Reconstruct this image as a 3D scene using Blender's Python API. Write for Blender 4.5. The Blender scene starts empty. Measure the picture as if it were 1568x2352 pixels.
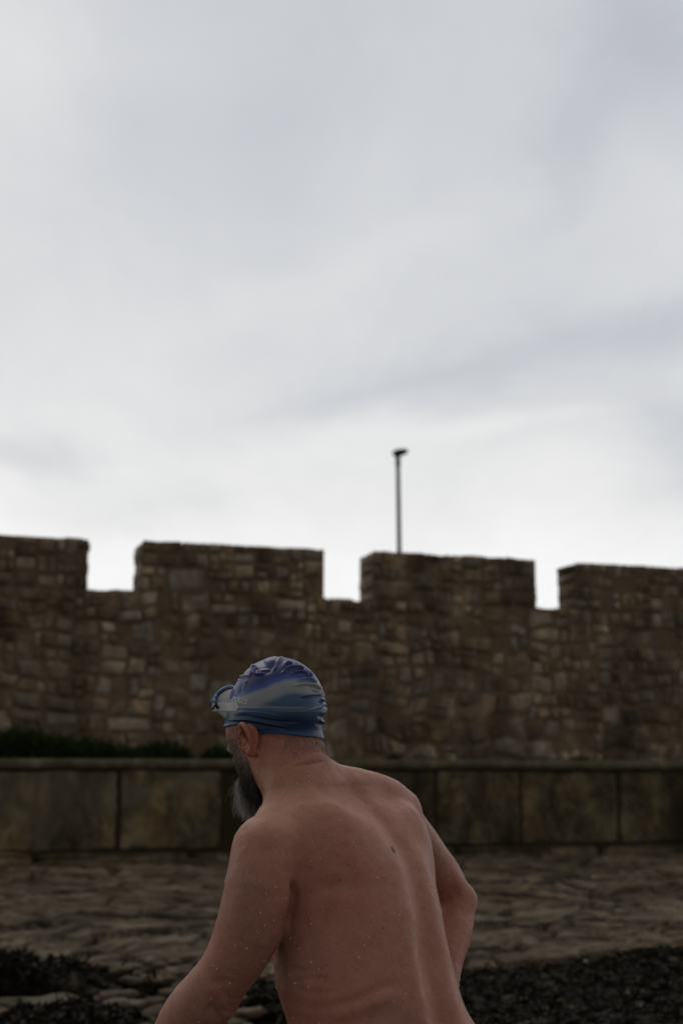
import bpy, math, random
import numpy as np
from mathutils import Vector, Matrix

R = math.radians
sc = bpy.context.scene
col = sc.collection

# ------------------------------------------------------------------ camera
CAM_Z = 1.40
FPX = 3267.0                      # 50 mm lens on a 24 x 36 mm portrait frame, in measuring units
PITCH = R(10.0)
ROLL = R(0.2)
cam_data = bpy.data.cameras.new("camera")
cam_data.sensor_fit = 'VERTICAL'
cam_data.sensor_height = 36.0
cam_data.sensor_width = 24.0
cam_data.lens = 50.0
cam_data.clip_end = 5000.0
cam_data.dof.use_dof = True
cam_data.dof.focus_distance = 2.66
cam_data.dof.aperture_fstop = 3.9
cam = bpy.data.objects.new("camera", cam_data)
col.objects.link(cam)
Mrot = Matrix.Rotation(R(90) + PITCH, 4, 'X') @ Matrix.Rotation(ROLL, 4, 'Z')
cam.matrix_world = Matrix.Translation((0, 0, CAM_Z)) @ Mrot
sc.camera = cam
RC = np.array(Mrot.to_3x3())

sc.view_settings.view_transform = 'Standard'
sc.view_settings.look = 'None'
sc.view_settings.exposure = 0.0
sc.view_settings.gamma = 1.0
sc.render.engine = 'CYCLES'
sc.cycles.use_adaptive_sampling = True
sc.cycles.adaptive_threshold = 0.012
sc.cycles.use_denoising = True
sc.cycles.max_bounces = 8
sc.cycles.diffuse_bounces = 3
sc.cycles.glossy_bounces = 3
sc.cycles.transmission_bounces = 6
sc.cycles.transparent_max_bounces = 8

def rayd(dx, dy):
    """direction of the sight line through a measured point of the photograph"""
    v = np.array([(dx - 784) / FPX, -(dy - 1176) / FPX, -1.0])
    w = RC @ v
    return w / w[1]

def P(dx, dy, D):
    w = rayd(dx, dy) * D
    return np.array([w[0], w[1], w[2] + CAM_Z])

def P1(X, Y, D):
    return P(313.6 + X * .56, 1474 + Y * .56, D)

def proj1(pts):
    q = (pts - np.array([0, 0, CAM_Z])) @ RC
    dx = 784 + FPX * q[:, 0] / -q[:, 2]
    dy = 1176 - FPX * q[:, 1] / -q[:, 2]
    return (dx - 313.6) / .56, (dy - 1474) / .56

# ------------------------------------------------------------------ sky
world = bpy.data.worlds.new("World")
sc.world = world
world.use_nodes = True
nt = world.node_tree
nt.nodes.clear()

class NB:
    """tiny node builder"""
    def __init__(s, nt): s.nt = nt
    def n(s, t, **kw):
        o = s.nt.nodes.new(t)
        for k, v in kw.items(): setattr(o, k, v)
        return o
    def put(s, sock, v):
        if isinstance(v, bpy.types.NodeSocket): s.nt.links.new(v, sock)
        else: sock.default_value = v
    def m(s, op, a, b=0.0, c=0.0, clamp=False):
        o = s.n('ShaderNodeMath', operation=op, use_clamp=clamp)
        s.put(o.inputs[0], a); s.put(o.inputs[1], b); s.put(o.inputs[2], c)
        return o.outputs[0]
    def ramp(s, fac, stops, interp='LINEAR'):
        o = s.n('ShaderNodeValToRGB')
        r = o.color_ramp; r.interpolation = interp
        while len(r.elements) < len(stops): r.elements.new(0.5)
        for e, (p, c) in zip(r.elements, stops):
            e.position = p
            e.color = (c, c, c, 1) if isinstance(c, (int, float)) else (*c, 1)
        s.put(o.inputs[0], fac)
        return o.outputs[0]
    def noise(s, vec, scale, detail=4.0, rough=.5, dist=0.0, out=0):
        o = s.n('ShaderNodeTexNoise')
        if vec is not None: s.put(o.inputs['Vector'], vec)
        o.inputs['Scale'].default_value = scale
        o.inputs['Detail'].default_value = detail
        o.inputs['Roughness'].default_value = rough
        o.inputs['Distortion'].default_value = dist
        return o.outputs[out]
    def mix(s, fac, a, b, mode='MIX'):
        o = s.n('ShaderNodeMix', data_type='RGBA', blend_type=mode)
        s.put(o.inputs[0], fac)
        for i, v in ((6, a), (7, b)):
            if isinstance(v, tuple) and len(v) == 3: v = (*v, 1)
            s.put(o.inputs[i], v)
        return o.outputs[2]
    def mapping(s, vec, scale=(1, 1, 1), rot=(0, 0, 0), loc=(0, 0, 0)):
        o = s.n('ShaderNodeMapping')
        s.put(o.inputs[0], vec)
        o.inputs['Scale'].default_value = scale
        o.inputs['Rotation'].default_value = rot
        o.inputs['Location'].default_value = loc
        return o.outputs[0]

SUN_EL, SUN_AZ = R(52), R(-28)     # azimuth from +Y towards +X
b = NB(nt)
tc = b.n('ShaderNodeTexCoord').outputs['Generated']
sep = b.n('ShaderNodeSeparateXYZ'); b.put(sep.inputs[0], tc)
dX, dY, dZ = sep.outputs
wob = b.n('ShaderNodeSeparateColor')
b.put(wob.inputs[0], b.noise(b.mapping(tc, scale=(1, 1, 2.2)), 4.2, 5.0, .55, 0.3, out=1))
az = b.m('ARCTAN2', dX, dY)
el = b.m('ARCSINE', dZ)
azw = b.m('ADD', az, b.m('MULTIPLY', b.m('SUBTRACT', wob.outputs[0], .5), .16))
elw = b.m('ADD', el, b.m('MULTIPLY', b.m('SUBTRACT', wob.outputs[1], .5), .10))

def azel(dx, dy):
    w = rayd(dx, dy); w = w / np.linalg.norm(w)
    return math.atan2(w[0], w[1]), math.asin(w[2])

elr = b.m('MULTIPLY', elw, 1 / R(90), clamp=True)
stops = []
for y, L in ((1740, .95), (1420, .955), (1300, .94), (1180, .865), (1050, .79), (930, .735), (800, .70), (600, .69), (300, .645), (0, .635)):
    stops.append((max(0, azel(784, y)[1] / R(90)), L))
stops += [(.55, .60), (1.0, .58)]
lum = b.ramp(elr, stops)
BL = [(-40, 60, 330, 260, 0, .085), (230, 820, 480, 190, 14, .045), (800, 600, 420, 75, 17, .035),
      (1180, 830, 560, 95, 14, -.085), (860, 925, 380, 45, 12, -.045), (1600, 1010, 130, 130, 0, -.15), (1500, 740, 260, 110, 25, -.06), (50, 1050, 140, 55, -14, -.15),
      (250, 1160, 330, 34, 0, -.06), (1540, 60, 170, 170, 0, -.10), (1280, 330, 300, 90, 55, -.05),
      (1560, 420, 120, 200, 30, .03), (1130, 1000, 330, 30, 8, .06), (640, 330, 600, 160, 10, -.015)]
for (x, y, rx, ry, rot, amp) in BL:
    a0, e0 = azel(x, y)
    c, s_ = math.cos(R(rot)), math.sin(R(rot))
    da = b.m('SUBTRACT', azw, a0); de = b.m('SUBTRACT', elw, e0)
    u = b.m('MULTIPLY', b.m('ADD', b.m('MULTIPLY', da, c), b.m('MULTIPLY', de, s_)), FPX / rx)
    v = b.m('MULTIPLY', b.m('SUBTRACT', b.m('MULTIPLY', de, c), b.m('MULTIPLY', da, s_)), FPX / ry)
    g = b.m('POWER', math.e, b.m('MULTIPLY', b.m('ADD', b.m('MULTIPLY', u, u), b.m('MULTIPLY', v, v)), -1.0))
    lum = b.m('ADD', lum, b.m('MULTIPLY', g, amp))
# streaky soft cloud detail, laid out on a flat cloud deck
deck = b.n('ShaderNodeCombineXYZ')
den = b.m('ADD', dZ, .12)
b.put(deck.inputs[0], b.m('DIVIDE', dX, den)); b.put(deck.inputs[1], b.m('DIVIDE', dY, den))
dk = b.mapping(deck.outputs[0], scale=(1.0, .45, 1), rot=(0, 0, R(28)))
n1 = b.noise(dk, 1.1, 5.0, .55, .6)
n2 = b.noise(dk, 3.6, 6.0, .62, .5)
lum = b.m('ADD', lum, b.m('MULTIPLY', b.m('SUBTRACT', n1, .5), .20))
lum = b.m('ADD', lum, b.m('MULTIPLY', b.m('SUBTRACT', n2, .5), .13))
tint = b.ramp(lum, [(0.5, (.94, .985, 1.065)), (.62, (.962, .99, 1.045)), (.74, (.985, .997, 1.01)), (.84, (1.0, 1.0, .99)), (.95, (1, 1, 1))])
# the overcast is thinner towards the bright side ahead, thick and dim behind
back = b.ramp(b.m('ADD', b.m('MULTIPLY', dY, .5), .5), [(0.0, .33), (.40, .40), (.70, .97), (1.0, 1.0)], 'EASE')
hi = b.ramp(dZ, [(0.0, 1.0), (.5, 1.0), (.8, 1.05), (1.0, 1.1)])
lumb = b.m('MULTIPLY', b.m('MULTIPLY', lum, back), hi)
tint = b.mix(b.ramp(dY, [(.2, 1.0), (.6, 0.0)]), tint, (1.04, .99, .93))
cl = b.n('ShaderNodeVectorMath', operation='SCALE')
b.put(cl.inputs[0], tint); b.put(cl.inputs[3], lumb)
sky = b.n('ShaderNodeTexSky', sky_type='NISHITA')
sky.sun_disc = False
sky.sun_elevation = SUN_EL
sky.sun_rotation = SUN_AZ
sky.air_density = 1.0; sky.dust_density = 2.0
skys = b.n('ShaderNodeVectorMath', operation='SCALE')
b.put(skys.inputs[0], sky.outputs[0]); b.put(skys.inputs[3], .10)
fin = b.mix(.975, skys.outputs[0], cl.outputs[0])
bg = b.n('ShaderNodeBackground')
b.put(bg.inputs[0], fin); bg.inputs[1].default_value = 1.0
out = b.n('ShaderNodeOutputWorld'); nt.links.new(bg.outputs[0], out.inputs[0])

# ------------------------------------------------------------------ sun behind the cloud
sd = bpy.data.lights.new("sun", 'SUN'); sd.energy = 0.5; sd.angle = R(35); sd.color = (1, .96, .9)
so = bpy.data.objects.new("sun", sd); col.objects.link(so)
dirv = Vector((math.sin(SUN_AZ) * math.cos(SUN_EL), math.cos(SUN_AZ) * math.cos(SUN_EL), math.sin(SUN_EL)))
so.rotation_euler = dirv.to_track_quat('Z', 'Y').to_euler()
so.location = (0, 0, 30)

# ------------------------------------------------------------------ helpers
def tag(o, label=None, cat=None, group=None, kind=None):
    if label: o["label"] = label
    if cat: o["category"] = cat
    if group: o["group"] = group
    if kind: o["kind"] = kind
    return o

def empty(name, loc=(0, 0, 0)):
    o = bpy.data.objects.new(name, None); col.objects.link(o); o.location = loc
    o.empty_display_size = .1
    return o

def mesh_obj(name, verts, faces, mat, parent=None, smooth=True, attrs=None):
    """verts (N,3) world coordinates; faces array (M,3|4) or list"""
    me = bpy.data.meshes.new(name)
    verts = np.asarray(verts, dtype=np.float64)
    off = np.zeros(3)
    if parent is not None:
        pr = parent
        while pr is not None:
            off += np.array(pr.location); pr = pr.parent
    v = verts - off
    if isinstance(faces, np.ndarray):
        n = faces.shape[1]
        me.vertices.add(len(v)); me.vertices.foreach_set('co', v.astype(np.float32).ravel())
        me.loops.add(faces.size); me.loops.foreach_set('vertex_index', faces.astype(np.int32).ravel())
        me.polygons.add(len(faces))
        me.polygons.foreach_set('loop_start', np.arange(0, faces.size, n, dtype=np.int32))
        me.polygons.foreach_set('loop_total', np.full(len(faces), n, dtype=np.int32))
        me.update(calc_edges=True)
    else:
        me.from_pydata([tuple(p) for p in v], [], faces); me.update()
    me.polygons.foreach_set('use_smooth', np.full(len(me.polygons), smooth, dtype=bool))
    if attrs:
        for k, a in attrs.items():
            ca = me.color_attributes.new(k, 'FLOAT_COLOR', 'POINT')
            a = np.asarray(a, dtype=np.float32)
            if a.shape[1] == 3: a = np.hstack([a, np.ones((len(a), 1), np.float32)])
            ca.data.foreach_set('color', a.ravel())
    if mat: me.materials.append(mat)
    o = bpy.data.objects.new(name, me); col.objects.link(o)
    if parent is not None: o.parent = parent
    return o

def hash3(ix, iy, iz, seed=0):
    n = (ix.astype(np.int64) * 374761393 + iy.astype(np.int64) * 668265263 + iz.astype(np.int64) * 2147483647 % 1274126177 + seed * 1442695041) & 0xffffffff
    n = ((n ^ (n >> 13)) * 1274126177) & 0xffffffff
    n = ((n ^ (n >> 16)) * 2246822519) & 0xffffffff
    n = n ^ (n >> 13)
    return (n & 0xffffff) / float(0xffffff)

def vnoise(p, scale=1.0, seed=0):
    p = np.asarray(p) * scale
    i = np.floor(p).astype(np.int64); f = p - i
    f = f * f * (3 - 2 * f)
    r = 0
    for a in (0, 1):
        wa = f[..., 0] if a else 1 - f[..., 0]
        for c in (0, 1):
            wc = f[..., 1] if c else 1 - f[..., 1]
            for d in (0, 1):
                wd = f[..., 2] if d else 1 - f[..., 2]
                r = r + wa * wc * wd * hash3(i[..., 0] + a, i[..., 1] + c, i[..., 2] + d, seed)
    return r * 2 - 1

def fbm(p, scale=1.0, oct=4, seed=0, gain=.5):
    r = 0; a = 1.0
    for k in range(oct):
        r = r + a * vnoise(p, scale * 2.03 ** k, seed + k * 17); a *= gain
    return r

def grid_faces(nu, nv, off=0):
    """quads of a (nu x nv) vertex grid stored row-major [iu*nv+iv]"""
    iu, iv = np.meshgrid(np.arange(nu - 1), np.arange(nv - 1), indexing='ij')
    a = (iu * nv + iv).ravel() + off
    return np.stack([a, a + nv, a + nv + 1, a + 1], 1)

def new_mat(name):
    m = bpy.data.materials.new(name); m.use_nodes = True
    t = m.node_tree; t.nodes.clear()
    bb = NB(t)
    pr = bb.n('ShaderNodeBsdfPrincipled')
    o = bb.n('ShaderNodeOutputMaterial')
    t.links.new(pr.outputs[0], o.inputs[0])
    return m, bb, pr, o

def set_bump(bb, pr, h, strength=.3, dist=.01):
    o = bb.n('ShaderNodeBump'); o.inputs['Strength'].default_value = strength; o.inputs['Distance'].default_value = dist
    bb.put(o.inputs['Height'], h); bb.put(pr.inputs['Normal'], o.outputs[0])

def plain_mat(name, c, rough=.5, metal=0.0, var=.25, scale=20.0, bump=.0, spec=.5):
    m, bb, pr, o = new_mat(name)
    tcn = bb.n('ShaderNodeTexCoord').outputs['Object']
    f = bb.noise(tcn, scale, 5.0, .6)
    cc = bb.mix(f, tuple(x * (1 - var) for x in c), tuple(x * (1 + var) for x in c))
    bb.put(pr.inputs['Base Color'], cc)
    pr.inputs['Roughness'].default_value = rough; pr.inputs['Metallic'].default_value = metal
    pr.inputs['Specular IOR Level'].default_value = spec
    if bump: set_bump(bb, pr, f, bump, .004)
    return m
# ------------------------------------------------------------------ stonework
TB = .327
BETA = math.atan(TB)
WD = np.array([math.cos(BETA), math.sin(BETA), 0.0])      # along the wall, to the right and away
ND = np.array([-math.sin(BETA), math.cos(BETA), 0.0])     # away from the viewer
UP = np.array([0, 0, 1.0])
D_WALL = 14.5 * math.cos(BETA)
D_LEDGE = 12.75

def nrm0(v): v = np.array(v, float); return v / np.linalg.norm(v)
def on_plane(dx, dy, d):
    """the point where a sight line meets the vertical plane at distance d: (s, z)"""
    w = rayd(dx, dy); t = d / (w @ ND)
    p = w * t
    return p @ WD, p[2] + CAM_Z

def W(s, d, z):
    return WD * s + ND * d + UP * z

def stone_material(name, palette, mortar, wet=.45, stain=.5, green=0.0, bumps=.5, patchy=.55, ps=1.0, mott=0.0, soft=False):
    m, bb, pr, o = new_mat(name)
    at = bb.n('ShaderNodeVertexColor', layer_name='stone')
    sp = bb.n('ShaderNodeSeparateColor'); bb.put(sp.inputs[0], at.outputs[0])
    tcn = bb.n('ShaderNodeTexCoord').outputs['Object']
    base = bb.ramp(sp.outputs[0], [(i / (len(palette) - 1), c) for i, c in enumerate(palette)])
    nz = bb.noise(tcn, 9.0, 6.0, .65)
    base = bb.mix(.75, base, bb.ramp(nz, [(.25, .38), (.5, .9), (.75, 1.7)]), 'MULTIPLY')
    fine = bb.noise(tcn, 60.0, 4.0, .7)
    base = bb.mix(.5, base, bb.ramp(fine, [(.3, .55), (.7, 1.4)]), 'MULTIPLY')
    # lichen and rust patches
    pn = bb.noise(tcn, 3.1 * ps, 5.0, .6)
    base = bb.mix(bb.ramp(pn, [(.50, 0.0), (.62, patchy)]), base, (.16, .105, .058))
    pn2 = bb.noise(bb.mapping(tcn, loc=(7, 3, 1)), 5.0 * ps, 6.0, .65)
    base = bb.mix(bb.ramp(pn2, [(.52, 0.0), (.66, patchy)]), base, (.27, .245, .205))
    if green:
        gn = bb.noise(bb.mapping(tcn, loc=(2, 9, 4)), 2.2 * ps, 5.0, .6)
        base = bb.mix(bb.m('MULTIPLY', bb.ramp(gn, [(.4, 0.0), (.65, 1.0)]), green), base, (.050, .052, .022))
    if mott:
        mn = bb.noise(bb.mapping(tcn, scale=(1, 1, .7), loc=(5, 1, 8)), 4.2, 7.0, .68, .4)
        base = bb.mix(mott, base, bb.ramp(mn, [(.36, (.30, .28, .22)), (.50, (.85, .85, .80)), (.62, (1.75, 1.6, 1.35))]), 'MULTIPLY')
        ln = bb.noise(bb.mapping(tcn, loc=(3, 3, 2)), 1.5, 4.0, .5, .5)
        base = bb.mix(bb.ramp(ln, [(.50, 0.0), (.60, mott * .6)]), base, (.22, .19, .135))
    # dark weathering, running downwards
    sn = bb.noise(bb.mapping(tcn, scale=(1.3, 1.3, .45)), 1.5, 5.0, .6)
    base = bb.mix(bb.m('MULTIPLY', bb.ramp(sn, [(.42, 0.0), (.68, 1.0)]), stain), base, (.020, .017, .013))
    jn = bb.ramp(bb.noise(bb.mapping(tcn, loc=(4, 6, 2)), 2.6, 4.0, .6), [(.42, .12 if soft else 1.0), (.60, 1.0)])
    base = bb.mix(bb.m('MULTIPLY', bb.m('SUBTRACT', 1.0, sp.outputs[1]), jn), base, mortar)
    bb.put(pr.inputs['Base Color'], base)
    pr.inputs['Roughness'].default_value = wet + .3
    pr.inputs['Specular IOR Level'].default_value = .10
    set_bump(bb, pr, bb.m('ADD', nz, bb.m('MULTIPLY', fine, .5)), bumps, .03)
    return m

def split_rects(x0, x1, z0, z1, rng, size):
    """snecked rubble: split a rectangle again and again until every stone has its size"""
    outl = []; st = [(x0, x1, z0, z1)]
    while st:
        a, b_, c, d = st.pop()
        w, h = b_ - a, d - c
        mw, mh = size((a + b_) / 2, (c + d) / 2, rng)
        if w > mw and (w / mw >= h / mh):
            t = rng.uniform(.36, .64) if w < 2.6 * mw else rng.uniform(.2, .8)
            st += [(a, a + w * t, c, d), (a + w * t, b_, c, d)]
        elif h > mh:
            t = rng.uniform(.36, .64) if h < 2.6 * mh else rng.uniform(.2, .8)
            st += [(a, b_, c, c + h * t), (a, b_, c + h * t, d)]
        else: outl.append((a, b_, c, d))
    return outl

class Stones:
    def __init__(s, seed=1):
        s.V = []; s.F = []; s.A = []; s.n = 0; s.rng = random.Random(seed)
    def patch(s, rects, origin, U, V, N, joint=.012, bulge=.02, jit=.02, nu=8, nv=7, wob=.022, clampv=None, jd=.014, warp=0.0, topz=-9, ep=5):
        """one rounded, uneven face per stone on the plane origin + U*x + V*z, N pointing out"""
        tu = np.linspace(-1, 1, nu); tv = np.linspace(-1, 1, nv)
        gu, gv = np.meshgrid(tu, tv, indexing='ij')
        for (a, b_, c, d) in rects:
            w, h = (b_ - a) / 2, (d - c) / 2
            j = min(joint, .3 * w, .3 * h)
            # rounded rectangle: pull the corners in
            rr = s.rng.uniform(.05, .16) if ep < 8 else (.05 if ep < 10 else .008)
            x = gu * (1 - rr * gv ** 4 * .6) * (w - j * (.6 + .8 * s.rng.random()))
            z = gv * (1 - rr * gu ** 4 * .6) * (h - j * (.6 + .8 * s.rng.random()))
            an = s.rng.gauss(0, jit); x, z = x - an * z, z + an * x
            x = x + (a + b_) / 2; z = z + (c + d) / 2
            q = np.stack([x * 5, z * 5, np.full_like(x, s.rng.random() * .25)], -1)
            q2 = np.stack([x * 1.7, z * 1.7, x * 0], -1)
            x = x + wob * vnoise(q, 1.0, 3) * np.minimum(1, w * 6) + warp * vnoise(q2, 1.0, 13); z = z + wob * vnoise(q, 1.0, 9) * np.minimum(1, h * 6) + warp * vnoise(q2, 1.0, 19) * np.clip(min(abs(d - topz), 1), 0, .3) / .3
            edge = (1 - np.clip(np.abs(gu), 0, 1) ** ep) * (1 - np.clip(np.abs(gv), 0, 1) ** ep)
            dep = s.rng.gauss(0, jd)
            hgt = -.03 + (bulge + .03 + dep) * edge ** .5 + .35 * bulge * vnoise(np.stack([x * 14, z * 14, x * 0 + dep * 50], -1), 1.0, 5)
            p = origin + x[..., None] * U + z[..., None] * V + hgt[..., None] * N
            s.V.append(p.reshape(-1, 3)); s.F.append(grid_faces(nu, nv, s.n)); s.n += nu * nv
            t = s.rng.random()
            A = np.zeros((nu * nv, 3)); A[:, 0] = t; A[:, 1] = np.clip(edge.ravel() * 4.5, 0, 1) ; A[:, 2] = s.rng.random()
            s.A.append(A)
    def box(s, s0, s1, d0, d1, z0, z1, step=.09):
        """mortar core in wall coordinates (s, d, z)"""
        def face(o, U, V, lu, lv, flip):
            nu = max(2, int(lu / step)); nv = max(2, int(lv / step))
            gu, gv = np.meshgrid(np.linspace(0, lu, nu), np.linspace(0, lv, nv), indexing='ij')
            p = o + gu[..., None] * U + gv[..., None] * V
            s.V.append(p.reshape(-1, 3)); f = grid_faces(nu, nv, s.n)
            s.F.append(f[:, ::-1] if flip else f); s.n += nu * nv
            A = np.zeros((nu * nv, 3)); A[:, 0] = .3; s.A.append(A)
        L, Dp, H = s1 - s0, d1 - d0, z1 - z0
        face(W(s0, d0, z0), WD, UP, L, H, False)
        face(W(s0, d1, z0), WD, UP, L, H, True)
        face(W(s0, d0, z0), ND, UP, Dp, H, True)
        face(W(s1, d0, z0), ND, UP, Dp, H, False)
        face(W(s0, d0, z1), WD, ND, L, Dp, False)
    def build(s, name, mat, parent):
        return mesh_obj(name, np.vstack(s.V), np.vstack(s.F), mat, parent, True, {'stone': np.vstack(s.A)})

wall_mat = stone_material('rubble_stone', [(.19, .140, .092), (.44, .360, .265), (.24, .172, .105), (.55, .48, .39), (.17, .138, .105), (.48, .44, .385), (.34, .255, .165), (.13, .102, .076)],
                          (.185, .135, .088), stain=.58, patchy=.62, mott=.5, soft=True)
THK = .485
wall = empty('crenellated_wall', tuple(W(0, D_WALL, CAM_Z)))
tag(wall, 'long rubble stone wall with square battlements standing behind the ledge', 'wall')

s_m1r, z_m1 = on_plane(200, 1238, D_WALL)
s_m2l, z_m2 = on_plane(333, 1243, D_WALL); s_m2r, z_m2r = on_plane(741, 1260, D_WALL)
s_m3l, z_m3 = on_plane(861, 1266, D_WALL); s_m3r, z_m3r = on_plane(1226, 1285, D_WALL)
s_m4l, z_m4 = on_plane(1326, 1292, D_WALL)
z_sill = np.mean([on_plane(255, 1359, D_WALL)[1], on_plane(780, 1377, D_WALL)[1], on_plane(1252, 1389, D_WALL)[1]])
z_top = np.mean([z_m1, z_m2, z_m2r, z_m3, z_m3r, z_m4])
print('merlons', s_m1r, s_m2l, s_m2r, s_m3l, s_m3r, s_m4l, 'sill', z_sill, 'tops', z_m1, z_m2, z_m2r, z_m3, z_m3r, z_m4)
mw = s_m3r - s_m3l; gap = s_m3l - s_m2r
Z_WB = 1.20
S0, S1 = -9.0, 13.0
def wall_size(x, z, rng):
    t = min(1, max(0, (z - 1.35) / 2.2))
    k = rng.choice([.35, .5, .7, .85, 1.0, 1.3, 1.7])
    return (.36 - .12 * t) * k, (.26 - .085 * t) * (.55 + .45 * k)
rng = random.Random(5)
body = Stones(2)
body.patch(split_rects(S0, S1, Z_WB, z_sill, rng, wall_size), W(0, D_WALL, 0), WD, UP, -ND, wob=.075, joint=.003, jit=.07, warp=.065, topz=z_sill, bulge=.008, ep=9)
body.patch(split_rects(S0, S1, .02, THK - .02, rng, lambda x, z, r: (.5, .6)), W(0, D_WALL, z_sill), WD, ND, UP, bulge=.010)
body.box(S0, S1, D_WALL + .011, D_WALL + THK, Z_WB, z_sill - .015)
body.build('wall_face', wall_mat, wall)
mer = []
x = s_m1r
while x > S0 + .5:
    mer.append((max(S0, x - mw), x)); x -= mw + gap
mer += [(s_m2l, s_m2r), (s_m3l, s_m3r)]
x = s_m4l
while x < S1 - 1:
    mer.append((x, min(S1, x + mw * 1.05))); x += mw * 1.05 + gap
for i, (a, b_) in enumerate(sorted(mer)):
    ea, eb = a, b_; a -= .022; b_ += .030
    m_ = Stones(20 + i); rg = random.Random(40 + i)
    zt = z_top + rg.uniform(-.012, .012)
    if abs(eb - s_m1r) < .01: zt = z_m1
    if abs(ea - s_m2l) < .01: zt = (z_m2 + z_m2r) / 2
    if abs(ea - s_m3l) < .01: zt = (z_m3 + z_m3r) / 2
    if abs(ea - s_m4l) < .01: zt = z_m4
    zt += .018
    m_.patch(split_rects(a, b_, z_sill, zt - .012, rg, wall_size), W(0, D_WALL, 0), WD, UP, -ND, wob=.02, joint=.003, jit=.04, bulge=.008, ep=9)
    m_.patch(split_rects(.0, THK, z_sill, zt - .012, rg, lambda x, z, r: (.5, .2)), W(a + .004, D_WALL, 0), ND, UP, -WD, wob=.012)
    m_.patch(split_rects(.0, THK, z_sill, zt - .012, rg, lambda x, z, r: (.5, .2)), W(b_ - .004, D_WALL, 0), ND, UP, WD, wob=.012)
    m_.patch(split_rects(a, b_, z_sill, zt - .012, rg, lambda x, z, r: (.6, .3)), W(0, D_WALL + THK, 0), WD, UP, ND)
    m_.patch(split_rects(a + .01, b_ - .01, .01, THK - .01, rg, lambda x, z, r: (r.uniform(.3, .7), .6)), W(0, D_WALL, zt - .012), WD, ND, UP, bulge=.012, wob=.02, jd=.008)
    m_.box(a + .012, b_ - .012, D_WALL + .011, D_WALL + THK - .024, z_sill - .02, zt - .030)
    m_.build('merlon', wall_mat, wall)

# ------------------------------------------------------------------ ledge in front of the wall
ledge_mat = stone_material('ledge_stone', [(.15, .118, .068), (.21, .172, .108), (.17, .135, .075), (.25, .210, .140)], (.040, .031, .018), stain=.85, green=.5, patchy=.6, ps=.8, mott=.85)
coping_mat = stone_material('coping_stone', [(.125, .112, .070), (.155, .138, .086)], (.05, .045, .032), stain=.1, green=.5)
ledge = empty('stone_ledge', tuple(W(0, D_LEDGE, .5)))
tag(ledge, 'low ledge of big mossy stone blocks running along the foot of the battlements', 'ledge')
z_lt = on_plane(784, 1746, D_LEDGE)[1]; z_lc = on_plane(784, 1768, D_LEDGE)[1]
z_lb = on_plane(784, 1948, D_LEDGE)[1]; z_lp = on_plane(784, 1972, D_LEDGE)[1]
print('ledge z', z_lt, z_lc, z_lb, z_lp)
js = [on_plane(x, 1850, D_LEDGE)[0] for x in (275, 510, 735, 1000, 1195, 1420)]
x = js[0] - .9
while x > S0: js.insert(0, x - .35); x -= 1.45
x = js[-1] + .95
while x < S1: js.append(x); x += rng.uniform(.85, 1.3)
js = [S0] + js + [S1]
lb = Stones(7)
lb.patch([(js[i], js[i + 1], z_lb, z_lc) for i in range(len(js) - 1)], W(0, D_LEDGE, 0), WD, UP, -ND, joint=.003, bulge=.008, jit=.002, nu=64, nv=44, wob=.010, jd=.008, ep=34)
lb.box(S0, S1, D_LEDGE + .006, D_LEDGE + .9, .3, z_lc - .002)
lb.build('block_face', ledge_mat, ledge)
lc = Stones(8); cj = [S0]
while cj[-1] < S1: cj.append(cj[-1] + rng.uniform(1.0, 1.8))
# rounded coping nose: a swept profile, jointed
prof = [(.0, z_lc), (-.035, z_lc + .004), (-.05, z_lc + (z_lt - z_lc) * .45), (-.035, z_lt - .006), (.0, z_lt), (.4, z_lt + .004), (1.0, z_lt + .008)]
ns = 700
ss = np.linspace(S0, S1, ns)
V_ = np.stack([W(0, D_LEDGE + q[0], q[1]) + ss[:, None] * WD for q in prof], 1)
nn = fbm(np.stack([ss * 3, ss * 0, ss * 0], 1), 1, 4, 3)
V_[:, 1:4] += (nn[:, None, None] * .010) * ND + (nn[::-1, None, None] * .008) * UP
A_ = np.zeros((ns * len(prof), 3)); A_[:, 0] = np.repeat(np.interp(ss, cj, np.random.RandomState(2).rand(len(cj))), len(prof)); A_[:, 1] = 1
mesh_obj('coping', V_.reshape(-1, 3), grid_faces(ns, len(prof))[:, ::-1], coping_mat, ledge, True, {'stone': A_})
pl = Stones(9)
cj2 = [(cj[i], min(cj[i + 1], S1), z_lp - .12, z_lb - .004) for i in range(len(cj) - 1)]
pl.patch(cj2, W(0, D_LEDGE - .10, 0), WD, UP, -ND, joint=.008, bulge=.02, nu=24, nv=5, wob=.014)
pl.patch([(a, b_, .0, .14) for (a, b_, c, d) in cj2], W(0, D_LEDGE - .10, z_lb - .008), WD, ND, UP, joint=.006, bulge=.006, nu=24, nv=4, wob=.01)
pl.build('plinth', ledge_mat, ledge)

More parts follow.
